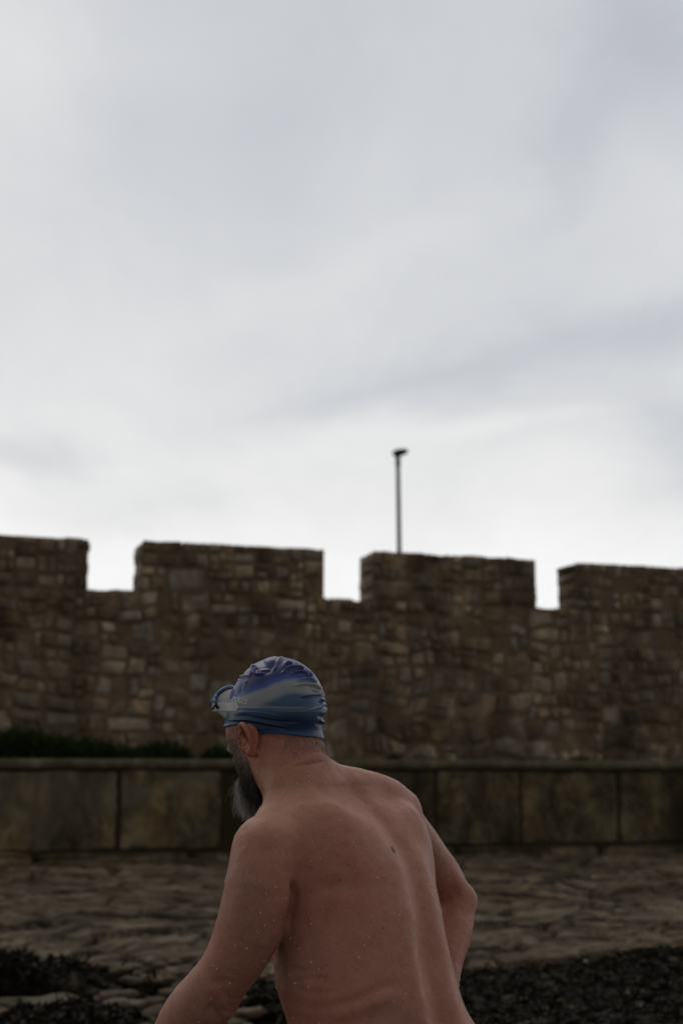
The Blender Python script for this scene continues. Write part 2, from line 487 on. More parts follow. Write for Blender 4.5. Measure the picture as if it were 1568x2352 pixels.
# ------------------------------------------------------------------ rough pitched stone slope, heights by irregular cells
def cells(s, d, sx, sd, seed):
    """jittered brick-like cells: returns the id of the nearest cell and how near its edge the point lies"""
    row = d / sd; r0 = np.floor(row).astype(int)
    best = np.full(s.shape, 1e9); sec = np.full(s.shape, 1e9); bid = np.zeros(s.shape, np.int64)
    for dr in (-1, 0, 1):
        r = r0 + dr
        wid = sx * (.65 + .9 * hash3(r, r * 0, r * 0, seed + 5))
        shift = hash3(r, r * 0 + 3, r * 0, seed) * 7
        c0 = np.floor(s / wid + shift).astype(int)
        for dc in (-1, 0, 1):
            c = c0 + dc
            ps = (c + .5 + .55 * (hash3(r, c, r * 0, seed + 1) - .5) - shift) * wid
            pd = (r + .5 + .6 * (hash3(r, c, r * 0, seed + 2) - .5)) * sd
            dist = np.abs((s - ps) / wid) ** 1.6 + np.abs((d - pd) / sd) ** 1.6
            m = dist < best
            sec = np.where(m, best, np.minimum(sec, dist)); bid = np.where(m, r * 7919 + c, bid); best = np.where(m, dist, best)
    return bid, sec - best

def slope_z(s, d):
    base = np.interp(d, [-5, 4.0, 7.2, 8.6, 12.6, 12.7], [0.0, 0.0, .02, .13, z_lp + .01, z_lp + .01])
    q = np.stack([s, d, s * 0], -1)
    base = base + .07 * fbm(q, .5, 3, 4) * np.clip((12.6 - d) / 3, .15, 1)
    return base

def slope_full(s, d):
    q = np.stack([s, d, s * 0], -1)
    sw = s + .22 * vnoise(q, 1.7, 21) + .10 * vnoise(q, 5.0, 22); dw = d + .16 * vnoise(q, 2.1, 23) + .08 * vnoise(q, 6.0, 24)
    i1, e1 = cells(sw, dw, .58, .17, 3)
    h1 = hash3(i1, i1 * 0, i1 * 0, 8)
    amp = np.interp(d, [6, 8.5, 10, 12.5], [.085, .075, .05, .03])
    z = slope_z(s, d)
    z = z + amp * (h1 - .5) * 1.0 + amp * .25 * (hash3(i1, i1 * 0, i1 * 0, 9) - .5) * np.sin(s * 6 + h1 * 9)
    z = z - amp * .9 * np.exp(-(e1 / .07) ** 2)
    i2, e2 = cells(sw + 3.3, dw, .26, .07, 6)
    z = z + amp * .40 * (hash3(i2, i2 * 0, i2 * 0, 4) - .5)
    h1 = (h1 * .6 + .4 * hash3(i2, i2 * 0, i2 * 0, 14))
    z = z + .012 * fbm(q, 9, 3, 31)
    return z, h1, np.clip(e1 / .16, 0, 1)

slope_mat = stone_material('slope_stone', [(.046, .033, .020), (.17, .130, .083), (.080, .057, .034), (.25, .200, .138), (.055, .040, .025), (.20, .158, .106)], (.008, .006, .004), stain=.62, green=.25, patchy=.35)
gs, gd = np.meshgrid(np.arange(-7.5, 11.0, .022), np.arange(5.2, 12.70, .018), indexing='ij')
zz, hh, ee = slope_full(gs, gd)
Vs = gs[..., None] * WD + gd[..., None] * ND + zz[..., None] * UP
As = np.stack([hh, ee, hh], -1).reshape(-1, 3)
sl = mesh_obj('slipway', Vs.reshape(-1, 3), grid_faces(*gs.shape), slope_mat, None, True, {'stone': As})
tag(sl, 'rough weathered stone slope leading up to the mossy ledge', 'slipway', kind='structure')
del gs, gd, zz, hh, ee, Vs, As

# ground sheet reaching the horizon (beach side) and the land behind the wall
ground_mat = stone_material('shore_ground', [(.05, .04, .03), (.08, .07, .05)], (.02, .016, .011), stain=.6)
ax = np.concatenate([-np.geomspace(2500, 9, 26), np.linspace(-8, 12, 90), np.geomspace(13, 2500, 26)])
ad = np.concatenate([-np.geomspace(2500, 7, 26), np.linspace(-6, 12.7, 80)])
gs, gd = np.meshgrid(ax, ad, indexing='ij')
zz = slope_z(gs, gd) - .10 + .03 * fbm(np.stack([gs, gd, gs * 0], -1), 1.5, 3, 8)
zz = np.where((gd < 4.6), zz + .10, zz)
Vs = gs[..., None] * WD + gd[..., None] * ND + zz[..., None] * UP
g = mesh_obj('ground', Vs.reshape(-1, 3), grid_faces(*gs.shape), ground_mat, None, True, {'stone': np.tile([[.4, 1, .5]], (gs.size, 1))})
tag(g, 'dark wet rocky shore in front of the stone slope', 'ground', kind='structure')
ax = np.concatenate([-np.geomspace(2500, 9, 20), np.linspace(-8, 12, 20), np.geomspace(13, 2500, 20)])
ad = np.concatenate([[D_WALL + .2, 16, 20, 40], np.geomspace(60, 2500, 14)])
gs, gd = np.meshgrid(ax, ad, indexing='ij')
Vs = gs[..., None] * WD + gd[..., None] * ND + (1.5 + 0 * gs)[..., None] * UP
g = mesh_obj('ground', Vs.reshape(-1, 3), grid_faces(*gs.shape), plain_mat('land_ground', (.06, .06, .055), .9), None, True)
tag(g, 'flat paved land lying behind the battlements', 'ground', kind='structure')

# ------------------------------------------------------------------ lamp post
lamp_metal = plain_mat('lamp_metal', (.045, .055, .052), .45, .3)
lamp_dark = plain_mat('lamp_head_paint', (.012, .014, .016), .4, .2)
LD = 38.0
lp0 = P(916.5, 1265, LD); lpt = P(913.2, 1043, LD)
def lathe(prof, c, n=24):
    """prof: (radius, z) pairs around the axis through c"""
    a = np.linspace(0, 2 * math.pi, n, endpoint=False)
    V = np.array([[c[0] + r * math.cos(t), c[1] + r * math.sin(t), z] for r, z in prof for t in a])
    F = [(i * n + j, i * n + (j + 1) % n, (i + 1) * n + (j + 1) % n, (i + 1) * n + j) for i in range(len(prof) - 1) for j in range(n)]
    return V, np.array(F)
lamp = empty('street_lamp', (lp0[0], lp0[1], 1.5))
tag(lamp, 'tall slim dark street lamp rising behind the battlements', 'street lamp')
V_, F_ = lathe([(0, 1.49), (.16, 1.49), (.16, 1.55), (.11, 1.6), (.10, 2.9), (.072, 3.0), (.065, 6.0), (.055, lpt[2] - .35), (.07, lpt[2] - .34), (.07, lpt[2] - .05), (.04, lpt[2]), (0, lpt[2])], (0, 0))
tl = (lpt[:2] - lp0[:2]) / (lpt[2] - lp0[2])
V_[:, :2] += lp0[:2] + (V_[:, 2:3] - lp0[2]) * tl
mesh_obj('pole', V_, F_, lamp_metal, lamp)
def superell(c, ax_u, ax_v, ax_w, ru, rv, rw, n=40, m=20, tap=0.0, ex=1.0):
    th = np.linspace(0, 2 * math.pi, n, endpoint=False); ph = np.linspace(-math.pi / 2, math.pi / 2, m)
    T, Ph = np.meshgrid(th, ph, indexing='ij')
    sg = lambda v, e: np.sign(v) * np.abs(v) ** e
    u = sg(np.cos(T), ex) * np.cos(Ph); v = sg(np.sin(T), ex) * np.cos(Ph); w = sg(np.sin(Ph), ex)
    k = 1 + tap * u
    V = c + (u * ru)[..., None] * ax_u + (v * rv * k)[..., None] * ax_v + (w * rw * k)[..., None] * ax_w
    F = []
    for i in range(n):
        for j in range(m - 1):
            a = i * m + j; b2 = ((i + 1) % n) * m + j
            F.append((a, b2, b2 + 1, a + 1))
    return V.reshape(-1, 3), np.array(F)
hd = nrm0([1, -.25, .20])
hs = np.cross(UP, hd); hs /= np.linalg.norm(hs); hu = np.cross(hd, hs)
hc = lpt + hd * .075 + UP * .03
V_, F_ = superell(hc, hd, hs, hu, .225, .14, .10, tap=-.25, ex=.85)
mesh_obj('lamp_head', V_, F_, lamp_dark, lamp)
V_, F_ = superell(hc - hu * .072 + hd * .03, hd, hs, hu, .13, .08, .02)
mesh_obj('lens', V_, F_, plain_mat('lamp_lens', (.05, .05, .05), .2), lamp)

# ------------------------------------------------------------------ plants
def blade_mesh(roots, dirs, lens, wid, bend, rs, K=5, lateral=None, wprof=(1, .95, .8, .5, .06)):
    """roots (N,3), unit dirs (N,3): curved leaf ribbons"""
    N = len(roots)
    side = np.cross(dirs, rs.normal(size=(N, 3))); side /= np.linalg.norm(side, axis=1)[:, None] + 1e-9
    t = np.linspace(0, 1, K)
    pos = roots[:, None] + dirs[:, None] * (t[None, :, None] * lens[:, None, None]) + bend[:, None] * (t ** 2)[None, :, None] * lens[:, None, None]
    w = wid[:, None, None] * np.interp(t, np.linspace(0, 1, len(wprof)), wprof)[None, :, None]
    A = pos - side[:, None] * w * .5; B = pos + side[:, None] * w * .5
    V = np.stack([A, B], 2).reshape(-1, 3)
    i = np.arange(N)[:, None] * (2 * K) + np.arange(K - 1)[None] * 2
    F = np.stack([i, i + 1, i + 3, i + 2], -1).reshape(-1, 4)
    return V, F

def leaf_material(name, stops, rough=.5, spec=.4):
    m, bb, pr, o = new_mat(name)
    at = bb.n('ShaderNodeVertexColor', layer_name='leaf')
    sp = bb.n('ShaderNodeSeparateColor'); bb.put(sp.inputs[0], at.outputs[0])
    bb.put(pr.inputs['Base Color'], bb.ramp(sp.outputs[0], stops))
    pr.inputs['Roughness'].default_value = rough; pr.inputs['Specular IOR Level'].default_value = spec
    return m
grass_mat = leaf_material('grass_blades', [(0, (.008, .018, .005)), (.5, (.018, .040, .010)), (1, (.040, .070, .018))], .7, .2)
rs = np.random.RandomState(4)
D_G = 13.45
def grass_bed(x0, x1, hfun, n, name, label, kind='stuff', cat='grass', dd=.28):
    s = rs.uniform(on_plane(x0, 1740, D_G)[0], on_plane(x1, 1740, D_G)[0], n)
    sx0, sx1 = on_plane(x0, 1740, D_G)[0], on_plane(x1, 1740, D_G)[0]
    d = D_G + rs.uniform(-dd, .22, n)
    hh = hfun((s - sx0) / (sx1 - sx0)) * (.55 + .7 * rs.rand(n)) * (1 + .5 * vnoise(np.stack([s, d, d * 0], 1), 3, 2))
    root = s[:, None] * WD + d[:, None] * ND + (z_lt + rs.uniform(-.01, .6, n) * hh)[:, None] * UP
    dr = rs.normal(size=(n, 3)) * .45 + UP; dr /= np.linalg.norm(dr, axis=1)[:, None]
    bd = rs.normal(size=(n, 3)) * .35 - UP * .25
    V, F = blade_mesh(root, dr, hh * rs.uniform(.4, .8, n), rs.uniform(.008, .022, n), bd, rs)
    c = np.repeat(rs.rand(n), 10)
    o = mesh_obj(name, V, F, grass_mat, None, False, {'leaf': np.stack([c, c, c], 1)})
    return tag(o, label, cat, kind=kind)
S_left = on_plane(0, 1740, D_G)[0]
grass_bed(-420, 432, lambda t: np.interp(t, [0, .45, .55, .62, .75, .9, .97, 1], [.24, .25, .22, .17, .15, .13, .10, .03]), 16000, 'grass', 'thick dark green grass growing on the ledge at the left')
grass_bed(470, 522, lambda t: .06 + .08 * np.sin(t * 3.1), 900, 'grass', 'small dark grass patch on the ledge just left of the swimmer')
grass_bed(1322, 1356, lambda t: .02 + .04 * np.sin(t * 3.1), 160, 'weed', 'small green weed at the wall foot below the third battlement gap', kind='thing', cat='weed', dd=.05)
grass_bed(896, 928, lambda t: .02 + .03 * np.sin(t * 3.1), 110, 'weed', 'tiny weed at the wall foot below the lamp post', kind='thing', cat='weed', dd=.05)
grass_bed(1195, 1232, lambda t: .01 + .02 * np.sin(t * 3.1), 110, 'weed', 'low weed at the wall foot right of the lamp post', kind='thing', cat='weed', dd=.05)

# ------------------------------------------------------------------ seaweed-covered rocks
weed_mat = leaf_material('seaweed', [(0, (.004, .003, .0015)), (.45, (.009, .007, .0035)), (.75, (.017, .019, .006)), (1, (.045, .030, .011))], .7, .12)
brown_rock = stone_material('brown_rock', [(.04, .030, .020), (.12, .095, .065)], (.02, .015, .01), stain=.8)
rock_mat = stone_material('dark_rock', [(.012, .010, .008), (.024, .02, .015)], (.01, .008, .006), stain=.6)
def mound(name, label, s0, s1, d0, d1, ztop, nblade, seed, group=None, cover=1.0, wid=.016, rm=None):
    """a rock hummock (plan rectangle with rounded, broken edges) and the seaweed lying over it"""
    ns_, nd_ = int((s1 - s0) / .03) + 2, int((d1 - d0) / .03) + 2
    u, v = np.meshgrid(np.linspace(-1, 1, ns_), np.linspace(-1, 1, nd_), indexing='ij')
    s = (s0 + s1) / 2 + u * (s1 - s0) / 2; d = (d0 + d1) / 2 + v * (d1 - d0) / 2
    q = np.stack([s, d, s * 0 + seed], -1)
    ed = (1 - np.abs(u) ** 10) * (1 - np.abs(v) ** 8)
    ed = np.clip(ed, 0, 1) ** .5
    base = slope_z(s, d) - .12
    z = base + (ztop(s) - base) * ed * (1 + .10 * fbm(q, 1.3, 4, seed)) + .02 * fbm(q, 5, 3, seed + 2) * ed
    root = empty(name, tuple(W((s0 + s1) / 2, (d0 + d1) / 2, float(base.mean()))))
    tag(root, label, 'seaweed rock', group)
    V = s[..., None] * WD + d[..., None] * ND + z[..., None] * UP
    mesh_obj('rock', V.reshape(-1, 3), grid_faces(ns_, nd_), rm or rock_mat, root, True, {'stone': np.tile([[.5, 1, .5]], (s.size, 1))})
    r = np.random.RandomState(seed)
    iu = r.uniform(0, ns_ - 1.01, nblade); iv = r.uniform(0, nd_ - 1.01, nblade)
    a, c = iu.astype(int), iv.astype(int)
    fu, fv = (iu - a)[:, None], (iv - c)[:, None]
    p = V[a, c] * (1 - fu) * (1 - fv) + V[a + 1, c] * fu * (1 - fv) + V[a, c + 1] * (1 - fu) * fv + V[a + 1, c + 1] * fu * fv
    keep = vnoise(p, 2.3, seed + 9) < cover * 2 - 1 + .0 if cover < 1 else np.ones(nblade, bool)
    p = p[keep]; n = len(p)
    dr = r.normal(size=(n, 3)) * np.array([1, 1, .55]) + UP * .3; dr /= np.linalg.norm(dr, axis=1)[:, None]
    V2, F2 = blade_mesh(p - UP * .003, dr, r.uniform(.025, .085, n), r.uniform(.35, 1.0, n) * wid, -UP * .6 + r.normal(size=(n, 3)) * .3, r, wprof=(.5, 1, .9, 1.1, .5))
    cc = np.repeat(np.clip(r.beta(2, 3, n) + .25 * vnoise(p, 1.7, seed), 0, 1), 10)
    tag(mesh_obj('seaweed', V2, F2, weed_mat, root, False, {'leaf': np.stack([cc, cc, cc], 1)}), kind='stuff')
    return root
def zt_of(dy, d, wob, sd):
    z0 = on_plane(784, dy, d)[1]
    return lambda s: z0 + wob * fbm(np.stack([s, s * 0, s * 0], -1), 1.1, 3, sd)
GR = 'seaweed covered rocks at the foot of the slope'
sR = on_plane(1045, 2250, 8.0)[0]
mound('seaweed_rock', 'long low rock bank under black seaweed at the lower right', sR - .55, sR + 5.0, 5.6, 8.15, zt_of(2236, 8.0, .07, 3), 90000, 11, GR)
mound('seaweed_rock', 'seaweed covered rock seen between the left arm and the back', on_plane(545, 2250, 7.6)[0], on_plane(860, 2250, 7.6)[0], 6.7, 7.8, zt_of(2265, 7.6, .05, 5), 14000, 12, GR)
mound('seaweed_rock', 'rounded black seaweed heap at the left edge', on_plane(-260, 2250, 8.3)[0], on_plane(100, 2250, 8.3)[0], 7.7, 8.6, zt_of(2165, 8.2, .06, 6), 16000, 13, GR)
mound('seaweed_rock', 'flat scatter of dark seaweed and rock at the lower left', on_plane(-150, 2340, 7.2)[0], on_plane(420, 2340, 7.2)[0], 6.35, 7.6, zt_of(2335, 7.2, .12, 8), 16000, 14, GR, cover=.42, wid=.02, rm=brown_rock)
mound('seaweed_rock', 'thin dark seaweed strip in the hollows of the slope at the left', on_plane(90, 2230, 8.3)[0], on_plane(560, 2230, 8.3)[0], 7.9, 8.7, zt_of(2240, 8.3, .16, 9), 9000, 15, GR, cover=.62, wid=.02, rm=brown_rock)

# loose stones lying among the weed
stone_mat = stone_material('loose_stone', [(.07, .055, .038), (.18, .145, .105), (.11, .085, .058)], (.03, .02, .012), stain=.4)
SV, SF, SN = [], [], 0
rr3 = random.Random(77)
for i in range(150):
    dy = rr3.uniform(2195, 2352); x = rr3.uniform(-30, 600); r_ = rr3.uniform(.02, .075)
    d = 8.6 - (dy - 2195) / 150 * 1.8; s = on_plane(x, dy, d)[0]; seed = i + 1
    V, F = superell(np.zeros(3), WD, ND, UP, r_, r_ * .75, r_ * .42, 18, 12, ex=.75)
    V = V * (1 + .22 * vnoise(V / r_ * 1.1 + seed * 7.3, 1.0, seed) + .10 * vnoise(V / r_ * 3, 1.0, seed + 4))[:, None]
    rz = seed * 1.7; V = V @ np.array([[math.cos(rz), -math.sin(rz), 0], [math.sin(rz), math.cos(rz), 0], [0, 0, 1]]).T
    z = float(slope_z(np.array([s]), np.array([d]))[0])
    SV.append(V + W(s, d, z + .07 + rr3.uniform(-.02, .05))); SF.append(F + SN); SN += len(V)
SA = np.concatenate([np.tile([[random.Random(i).random(), 1, .5]], (len(v), 1)) for i, v in enumerate(SV)])
tag(mesh_obj('shingle', np.vstack(SV), np.vstack(SF), stone_mat, None, True, {'stone': SA}), 'scattered small brown stones between the seaweed at the lower left', 'shingle', kind='stuff')
# ------------------------------------------------------------------ the swimmer: one continuous implicit body, meshed
class Prim:
    __slots__ = ('fn', 'c', 'R', 'k', 'sub')
    def __init__(s, fn, c, R_, k, sub=False): s.fn = fn; s.c = np.array(c, float); s.R = R_; s.k = k; s.sub = sub
PR = []
def nrm(v): v = np.array(v, float); return v / np.linalg.norm(v)
def ell(c, r, k=.015, M=None, sub=False, lst=None):
    c = np.array(c, float); r = np.array(r, float)
    def fn(P_):
        q = P_ - c
        if M is not None: q = q @ M.T
        k0 = np.linalg.norm(q / r, axis=1); k1 = np.linalg.norm(q / (r * r), axis=1) + 1e-9
        return k0 * (k0 - 1) / k1
    p = Prim(fn, c, r.max(), k, sub); (PR if lst is None else lst).append(p)
def cone(a, b_, ra, rb, k=.015, sub=False, lst=None):
    a = np.array(a, float); b_ = np.array(b_, float); ba = b_ - a; L2 = ba @ ba
    def fn(P_):
        pa = P_ - a; h = np.clip(pa @ ba / L2, 0, 1)
        return np.linalg.norm(pa - h[:, None] * ba, axis=1) - (ra + (rb - ra) * h)
    p = Prim(fn, (a + b_) / 2, math.sqrt(L2) / 2 + max(ra, rb), k, sub); (PR if lst is None else lst).append(p)
def chain(pts, rad, k=.015, n=4, lst=None, first_k=None):
    """tapered limb through the given points (smoothed by a Catmull-Rom curve)"""
    pts = [np.array(p, float) for p in pts]
    pp = [2 * pts[0] - pts[1]] + pts + [2 * pts[-1] - pts[-2]]
    rr = [rad[0]] + list(rad) + [rad[-1]]
    C_, Q_ = [], []
    for i in range(1, len(pp) - 2):
        for j in range(n):
            t = j / n
            def cr(a0, a1, a2, a3): return .5 * ((2 * a1) + (-a0 + a2) * t + (2 * a0 - 5 * a1 + 4 * a2 - a3) * t * t + (-a0 + 3 * a1 - 3 * a2 + a3) * t ** 3)
            C_.append(cr(*pp[i - 1:i + 3])); Q_.append(cr(*rr[i - 1:i + 3]))
    C_.append(pts[-1]); Q_.append(rad[-1])
    A = np.array(C_); r_ = np.array(Q_)
    c0 = (A.min(0) + A.max(0)) / 2
    def fn(P_):
        best = None
        for i in range(len(A) - 1):
            ba = A[i + 1] - A[i]; pa = P_ - A[i]; h = np.clip(pa @ ba / (ba @ ba), 0, 1)
            d_ = np.linalg.norm(pa - h[:, None] * ba, axis=1) - (r_[i] + (r_[i + 1] - r_[i]) * h)
            best = d_ if best is None else np.minimum(best, d_)
        return best
    p = Prim(fn, c0, np.linalg.norm(A - c0, axis=1).max() + r_.max(), k); (PR if lst is None else lst).append(p)

FAR = .08
def evalf(P_, prims):
    c = P_.mean(0); rad = np.sqrt(((P_ - c) ** 2).sum(1).max())
    f = np.full(len(P_), FAR)
    for p in prims:
        if np.linalg.norm(p.c - c) > p.R + rad + (FAR if not p.sub else .03): continue
        v = p.fn(P_)
        if p.sub:
            v = -v; h = np.maximum(p.k - np.abs(f - v), 0) / p.k; f = np.maximum(f, v) + h * h * p.k * .25
        else:
            h = np.maximum(p.k - np.abs(f - v), 0) / p.k; f = np.minimum(f, v) - h * h * p.k * .25
    return f
def evalg(P_, prims, cell=.07):
    """field values at any points, worked through in small spatial groups"""
    key = np.floor(P_ / cell).astype(np.int64); kk = (key[:, 0] * 4001 + key[:, 1]) * 4001 + key[:, 2]
    o = np.argsort(kk, kind='stable'); ks = kk[o]; cuts = np.flatnonzero(np.diff(ks)) + 1
    f = np.empty(len(P_))
    for idx in np.split(o, cuts): f[idx] = evalf(P_[idx], prims)
    return f
def gradf(P_, prims, f0=None, e=.0012):
    if f0 is None: f0 = evalg(P_, prims)
    g = np.stack([evalg(P_ + np.eye(3)[i] * e, prims) - f0 for i in range(3)], 1) / e
    return f0, g

def surface_nets(ax, ay, az_, prims, B=14):
    nx, ny, nz = len(ax), len(ay), len(az_)
    V = np.full((nx, ny, nz), FAR, np.float32)
    for i in range(0, nx, B):
        for j in range(0, ny, B):
            for k in range(0, nz, B):
                X, Y, Z = ax[i:i + B], ay[j:j + B], az_[k:k + B]
                c = np.array([(X[0] + X[-1]) / 2, (Y[0] + Y[-1]) / 2, (Z[0] + Z[-1]) / 2])
                rad = .5 * math.sqrt((X[-1] - X[0]) ** 2 + (Y[-1] - Y[0]) ** 2 + (Z[-1] - Z[0]) ** 2)
                if not any(np.linalg.norm(p.c - c) < p.R + rad + .02 for p in prims if not p.sub): continue
                fc = evalf(c[None], prims)[0]
                if fc > rad * 1.6 + .03 and rad * 1.6 + .03 < FAR: continue
                if fc < -(rad * 2.2 + .04): V[i:i + B, j:j + B, k:k + B] = -FAR; continue
                gx, gy, gz = np.meshgrid(X, Y, Z, indexing='ij')
                V[i:i + B, j:j + B, k:k + B] = evalf(np.stack([gx.ravel(), gy.ravel(), gz.ravel()], 1), prims).reshape(gx.shape)
    S = V < 0
    cnt = np.zeros((nx - 1, ny - 1, nz - 1), np.int8)
    for a in (0, 1):
        for b_ in (0, 1):
            for c in (0, 1): cnt += S[a:nx - 1 + a, b_:ny - 1 + b_, c:nz - 1 + c]
    I = np.argwhere((cnt > 0) & (cnt < 8))
    idx = np.full(cnt.shape, -1, np.int32); idx[I[:, 0], I[:, 1], I[:, 2]] = np.arange(len(I))
    acc = np.zeros((len(I), 3)); num = np.zeros(len(I))
    axs = (ax, ay, az_)
    for dim in range(3):
        o1, o2 = [d for d in range(3) if d != dim]
        for a in (0, 1):
            for b_ in (0, 1):
                p0 = I.copy(); p0[:, o1] += a; p0[:, o2] += b_
                p1 = p0.copy(); p1[:, dim] += 1
                v0 = V[tuple(p0.T)]; v1 = V[tuple(p1.T)]
                m = (v0 < 0) != (v1 < 0)
                t = v0[m] / (v0[m] - v1[m])
                c0 = np.stack([axs[q][p0[m, q]] for q in range(3)], 1)
                c0[:, dim] += t * (axs[dim][p1[m, dim]] - axs[dim][p0[m, dim]])
                acc[m] += c0; num[m] += 1
    verts = acc / num[:, None]
    faces = []
    for dim in range(3):
        o1, o2 = [(1, 2), (2, 0), (0, 1)][dim]
        sh = [slice(1, n - 1) for n in (nx, ny, nz)]
        s0 = list(sh); s1 = list(sh); s0[dim] = slice(0, (nx, ny, nz)[dim] - 1); s1[dim] = slice(1, (nx, ny, nz)[dim])
        A, B2 = S[tuple(s0)], S[tuple(s1)]
        E = np.argwhere(A != B2)
        base = E + np.array([1, 1, 1]); base[:, dim] -= 1
        flip = A[tuple(E.T)]
        q = []
        for a, b_ in ((0, 0), (1, 0), (1, 1), (0, 1)):
            c = base.copy(); c[:, o1] -= a; c[:, o2] -= b_
            q.append(idx[tuple(c.T)])
        Q = np.stack(q, 1)
        faces.append(np.where(flip[:, None], Q, Q[:, ::-1]))
    F = np.vstack(faces); F = F[(F >= 0).all(1)]
    return verts, F

# ---- torso: horizontal sections along a leaning, rounded back; rows measured from the photograph
#        y     cx   D     a     bf    bb    turn
ROWS = [(590, 790, 2.72, .050, .045, .035, 40),
        (640, 815, 2.72, .100, .070, .066, 42),
        (700, 838, 2.715, .138, .090, .088, 45),
        (780, 866, 2.70, .157, .102, .103, 50),
        (900, 892, 2.68, .166, .116, .117, 55),
        (1080, 912, 2.66, .168, .129, .131, 56),
        (1250, 922, 2.645, .168, .140, .139, 55),
        (1400, 947, 2.63, .170, .146, .143, 53),
        (1480, 970, 2.625, .168, .146, .143, 51),
        (1568, 996, 2.62, .165, .143, .139, 50),
        (1700, 1010, 2.615, .170, .145, .145, 48),
        (1860, 1000, 2.61, .175, .135, .150, 42),
        (1960, 985, 2.61, .150, .110, .120, 40)]
def z1(y, D): return P1(700, y, D)[2]
rows = []
for (y, cx, D, a, bf, bb_, ph) in ROWS:
    c = P1(cx, y, D); rows.append((c[2], c[0], c[1], a, bf, bb_, R(ph)))
rows = np.array(rows[::-1])
zt = np.linspace(rows[0, 0], rows[-1, 0], 160)
TT = np.stack([np.interp(zt, rows[:, 0], rows[:, i]) for i in range(1, 7)], 1)
ker = np.hanning(19); ker /= ker.sum()
pad = np.vstack([np.repeat(TT[:1], 9, 0), TT, np.repeat(TT[-1:], 9, 0)])
TT = np.stack([np.convolve(pad[:, i], ker, 'valid') for i in range(6)], 1)
def torso_uv(P_):
    z = np.clip(P_[:, 2], zt[0], zt[-1])
    cx, cy, a, bf, bb_, ph = [np.interp(z, zt, TT[:, i]) for i in range(6)]
    s_, c_ = np.sin(ph), np.cos(ph)
    dx, dy = P_[:, 0] - cx, P_[:, 1] - cy
    v = dx * s_ - dy * c_          # towards his back
    u = dx * c_ + dy * s_          # towards his right
    return u, v, a, bf, bb_, z
def torso_fn(P_):
    u, v, a, bf, bb_, z = torso_uv(P_)
    b_ = np.where(v > 0, bb_, bf)
    n = 2.25
    rho = ((np.abs(u) / a) ** n + (np.abs(v) / b_) ** n + 1e-12) ** (1 / n)
    sc_ = np.minimum(a, b_)
    d_ = (rho - 1) * sc_
    bk = np.clip(v / bb_ * 2, 0, 1)
    low = np.clip((1.27 - z) / .2, 0, 1)
    gw = .018 + .011 * low
    d_ = d_ + bk * (.0065 + .006 * low) * np.exp(-((u - .004) / gw) ** 2)           # spinal furrow
    d_ = d_ - bk * (.005 + .003 * low) * np.exp(-((np.abs(u) - .050) / .030) ** 2)  # muscle beside it
    dz = np.maximum(np.maximum(P_[:, 2] - zt[-1], zt[0] - P_[:, 2]), 0)
    return np.where(dz > 0, np.sqrt(np.maximum(d_, 0) ** 2 + dz ** 2), d_)
tc_ = np.array([TT[80, 0], TT[80, 1], (zt[0] + zt[-1]) / 2])
PR.append(Prim(torso_fn, tc_, (zt[-1] - zt[0]) / 2 + .2, .02))

# shoulder girdle
L_sh = P1(545, 850, 2.56); R_sh = P1(1075, 690, 2.84)
neckb = P1(690, 560, 2.72)
chain([P1(690, 620, 2.71), P1(880, 622, 2.75), P1(1000, 655, 2.79), P1(1056, 705, 2.82)], [.060, .049, .050, .053], k=.035)
chain([P1(690, 660, 2.68), P1(608, 740, 2.63), P1(560, 830, 2.575)], [.056, .052, .054], k=.04)
# scapulae, lats
ell(P1(760, 880, 2.585), (.075, .045, .095), k=.06)
ell(P1(1105, 870, 2.74), (.042, .050, .085), k=.04)
ell(P1(735, 1110, 2.61), (.050, .055, .12), k=.05)
# left arm (near): shoulder, upper arm, elbow, forearm going down and forward
chain([P1(530, 855, 2.545), P1(506, 1000, 2.525), P1(470, 1150, 2.525), P1(425, 1260, 2.53), P1(358, 1370, 2.54), P1(282, 1460, 2.555),
       P1(214, 1550, 2.58), P1(130, 1680, 2.63), P1(50, 1820, 2.68)],
      [.0600, .0590, .0585, .0530, .0475, .0480, .0500, .040, .028], k=.018)
ell(P1(345, 1490, 2.545), (.020, .024, .022), k=.03)                          # point of the elbow
# right arm (far): elbow drawn back and out
chain([P1(1062, 715, 2.84), P1(1150, 840, 2.90), P1(1245, 965, 2.95), P1(1312, 1062, 2.98)], [.046, .047, .044, .034], k=.022)
ell(P1(1340, 1056, 2.975), (.018, .020, .018), k=.02)
chain([P1(1318, 1068, 2.98), P1(1292, 1180, 2.945), P1(1268, 1290, 2.90), P1(1262, 1400, 2.86), P1(1255, 1440, 2.845)], [.034, .0425, .036, .029, .027], k=.02)

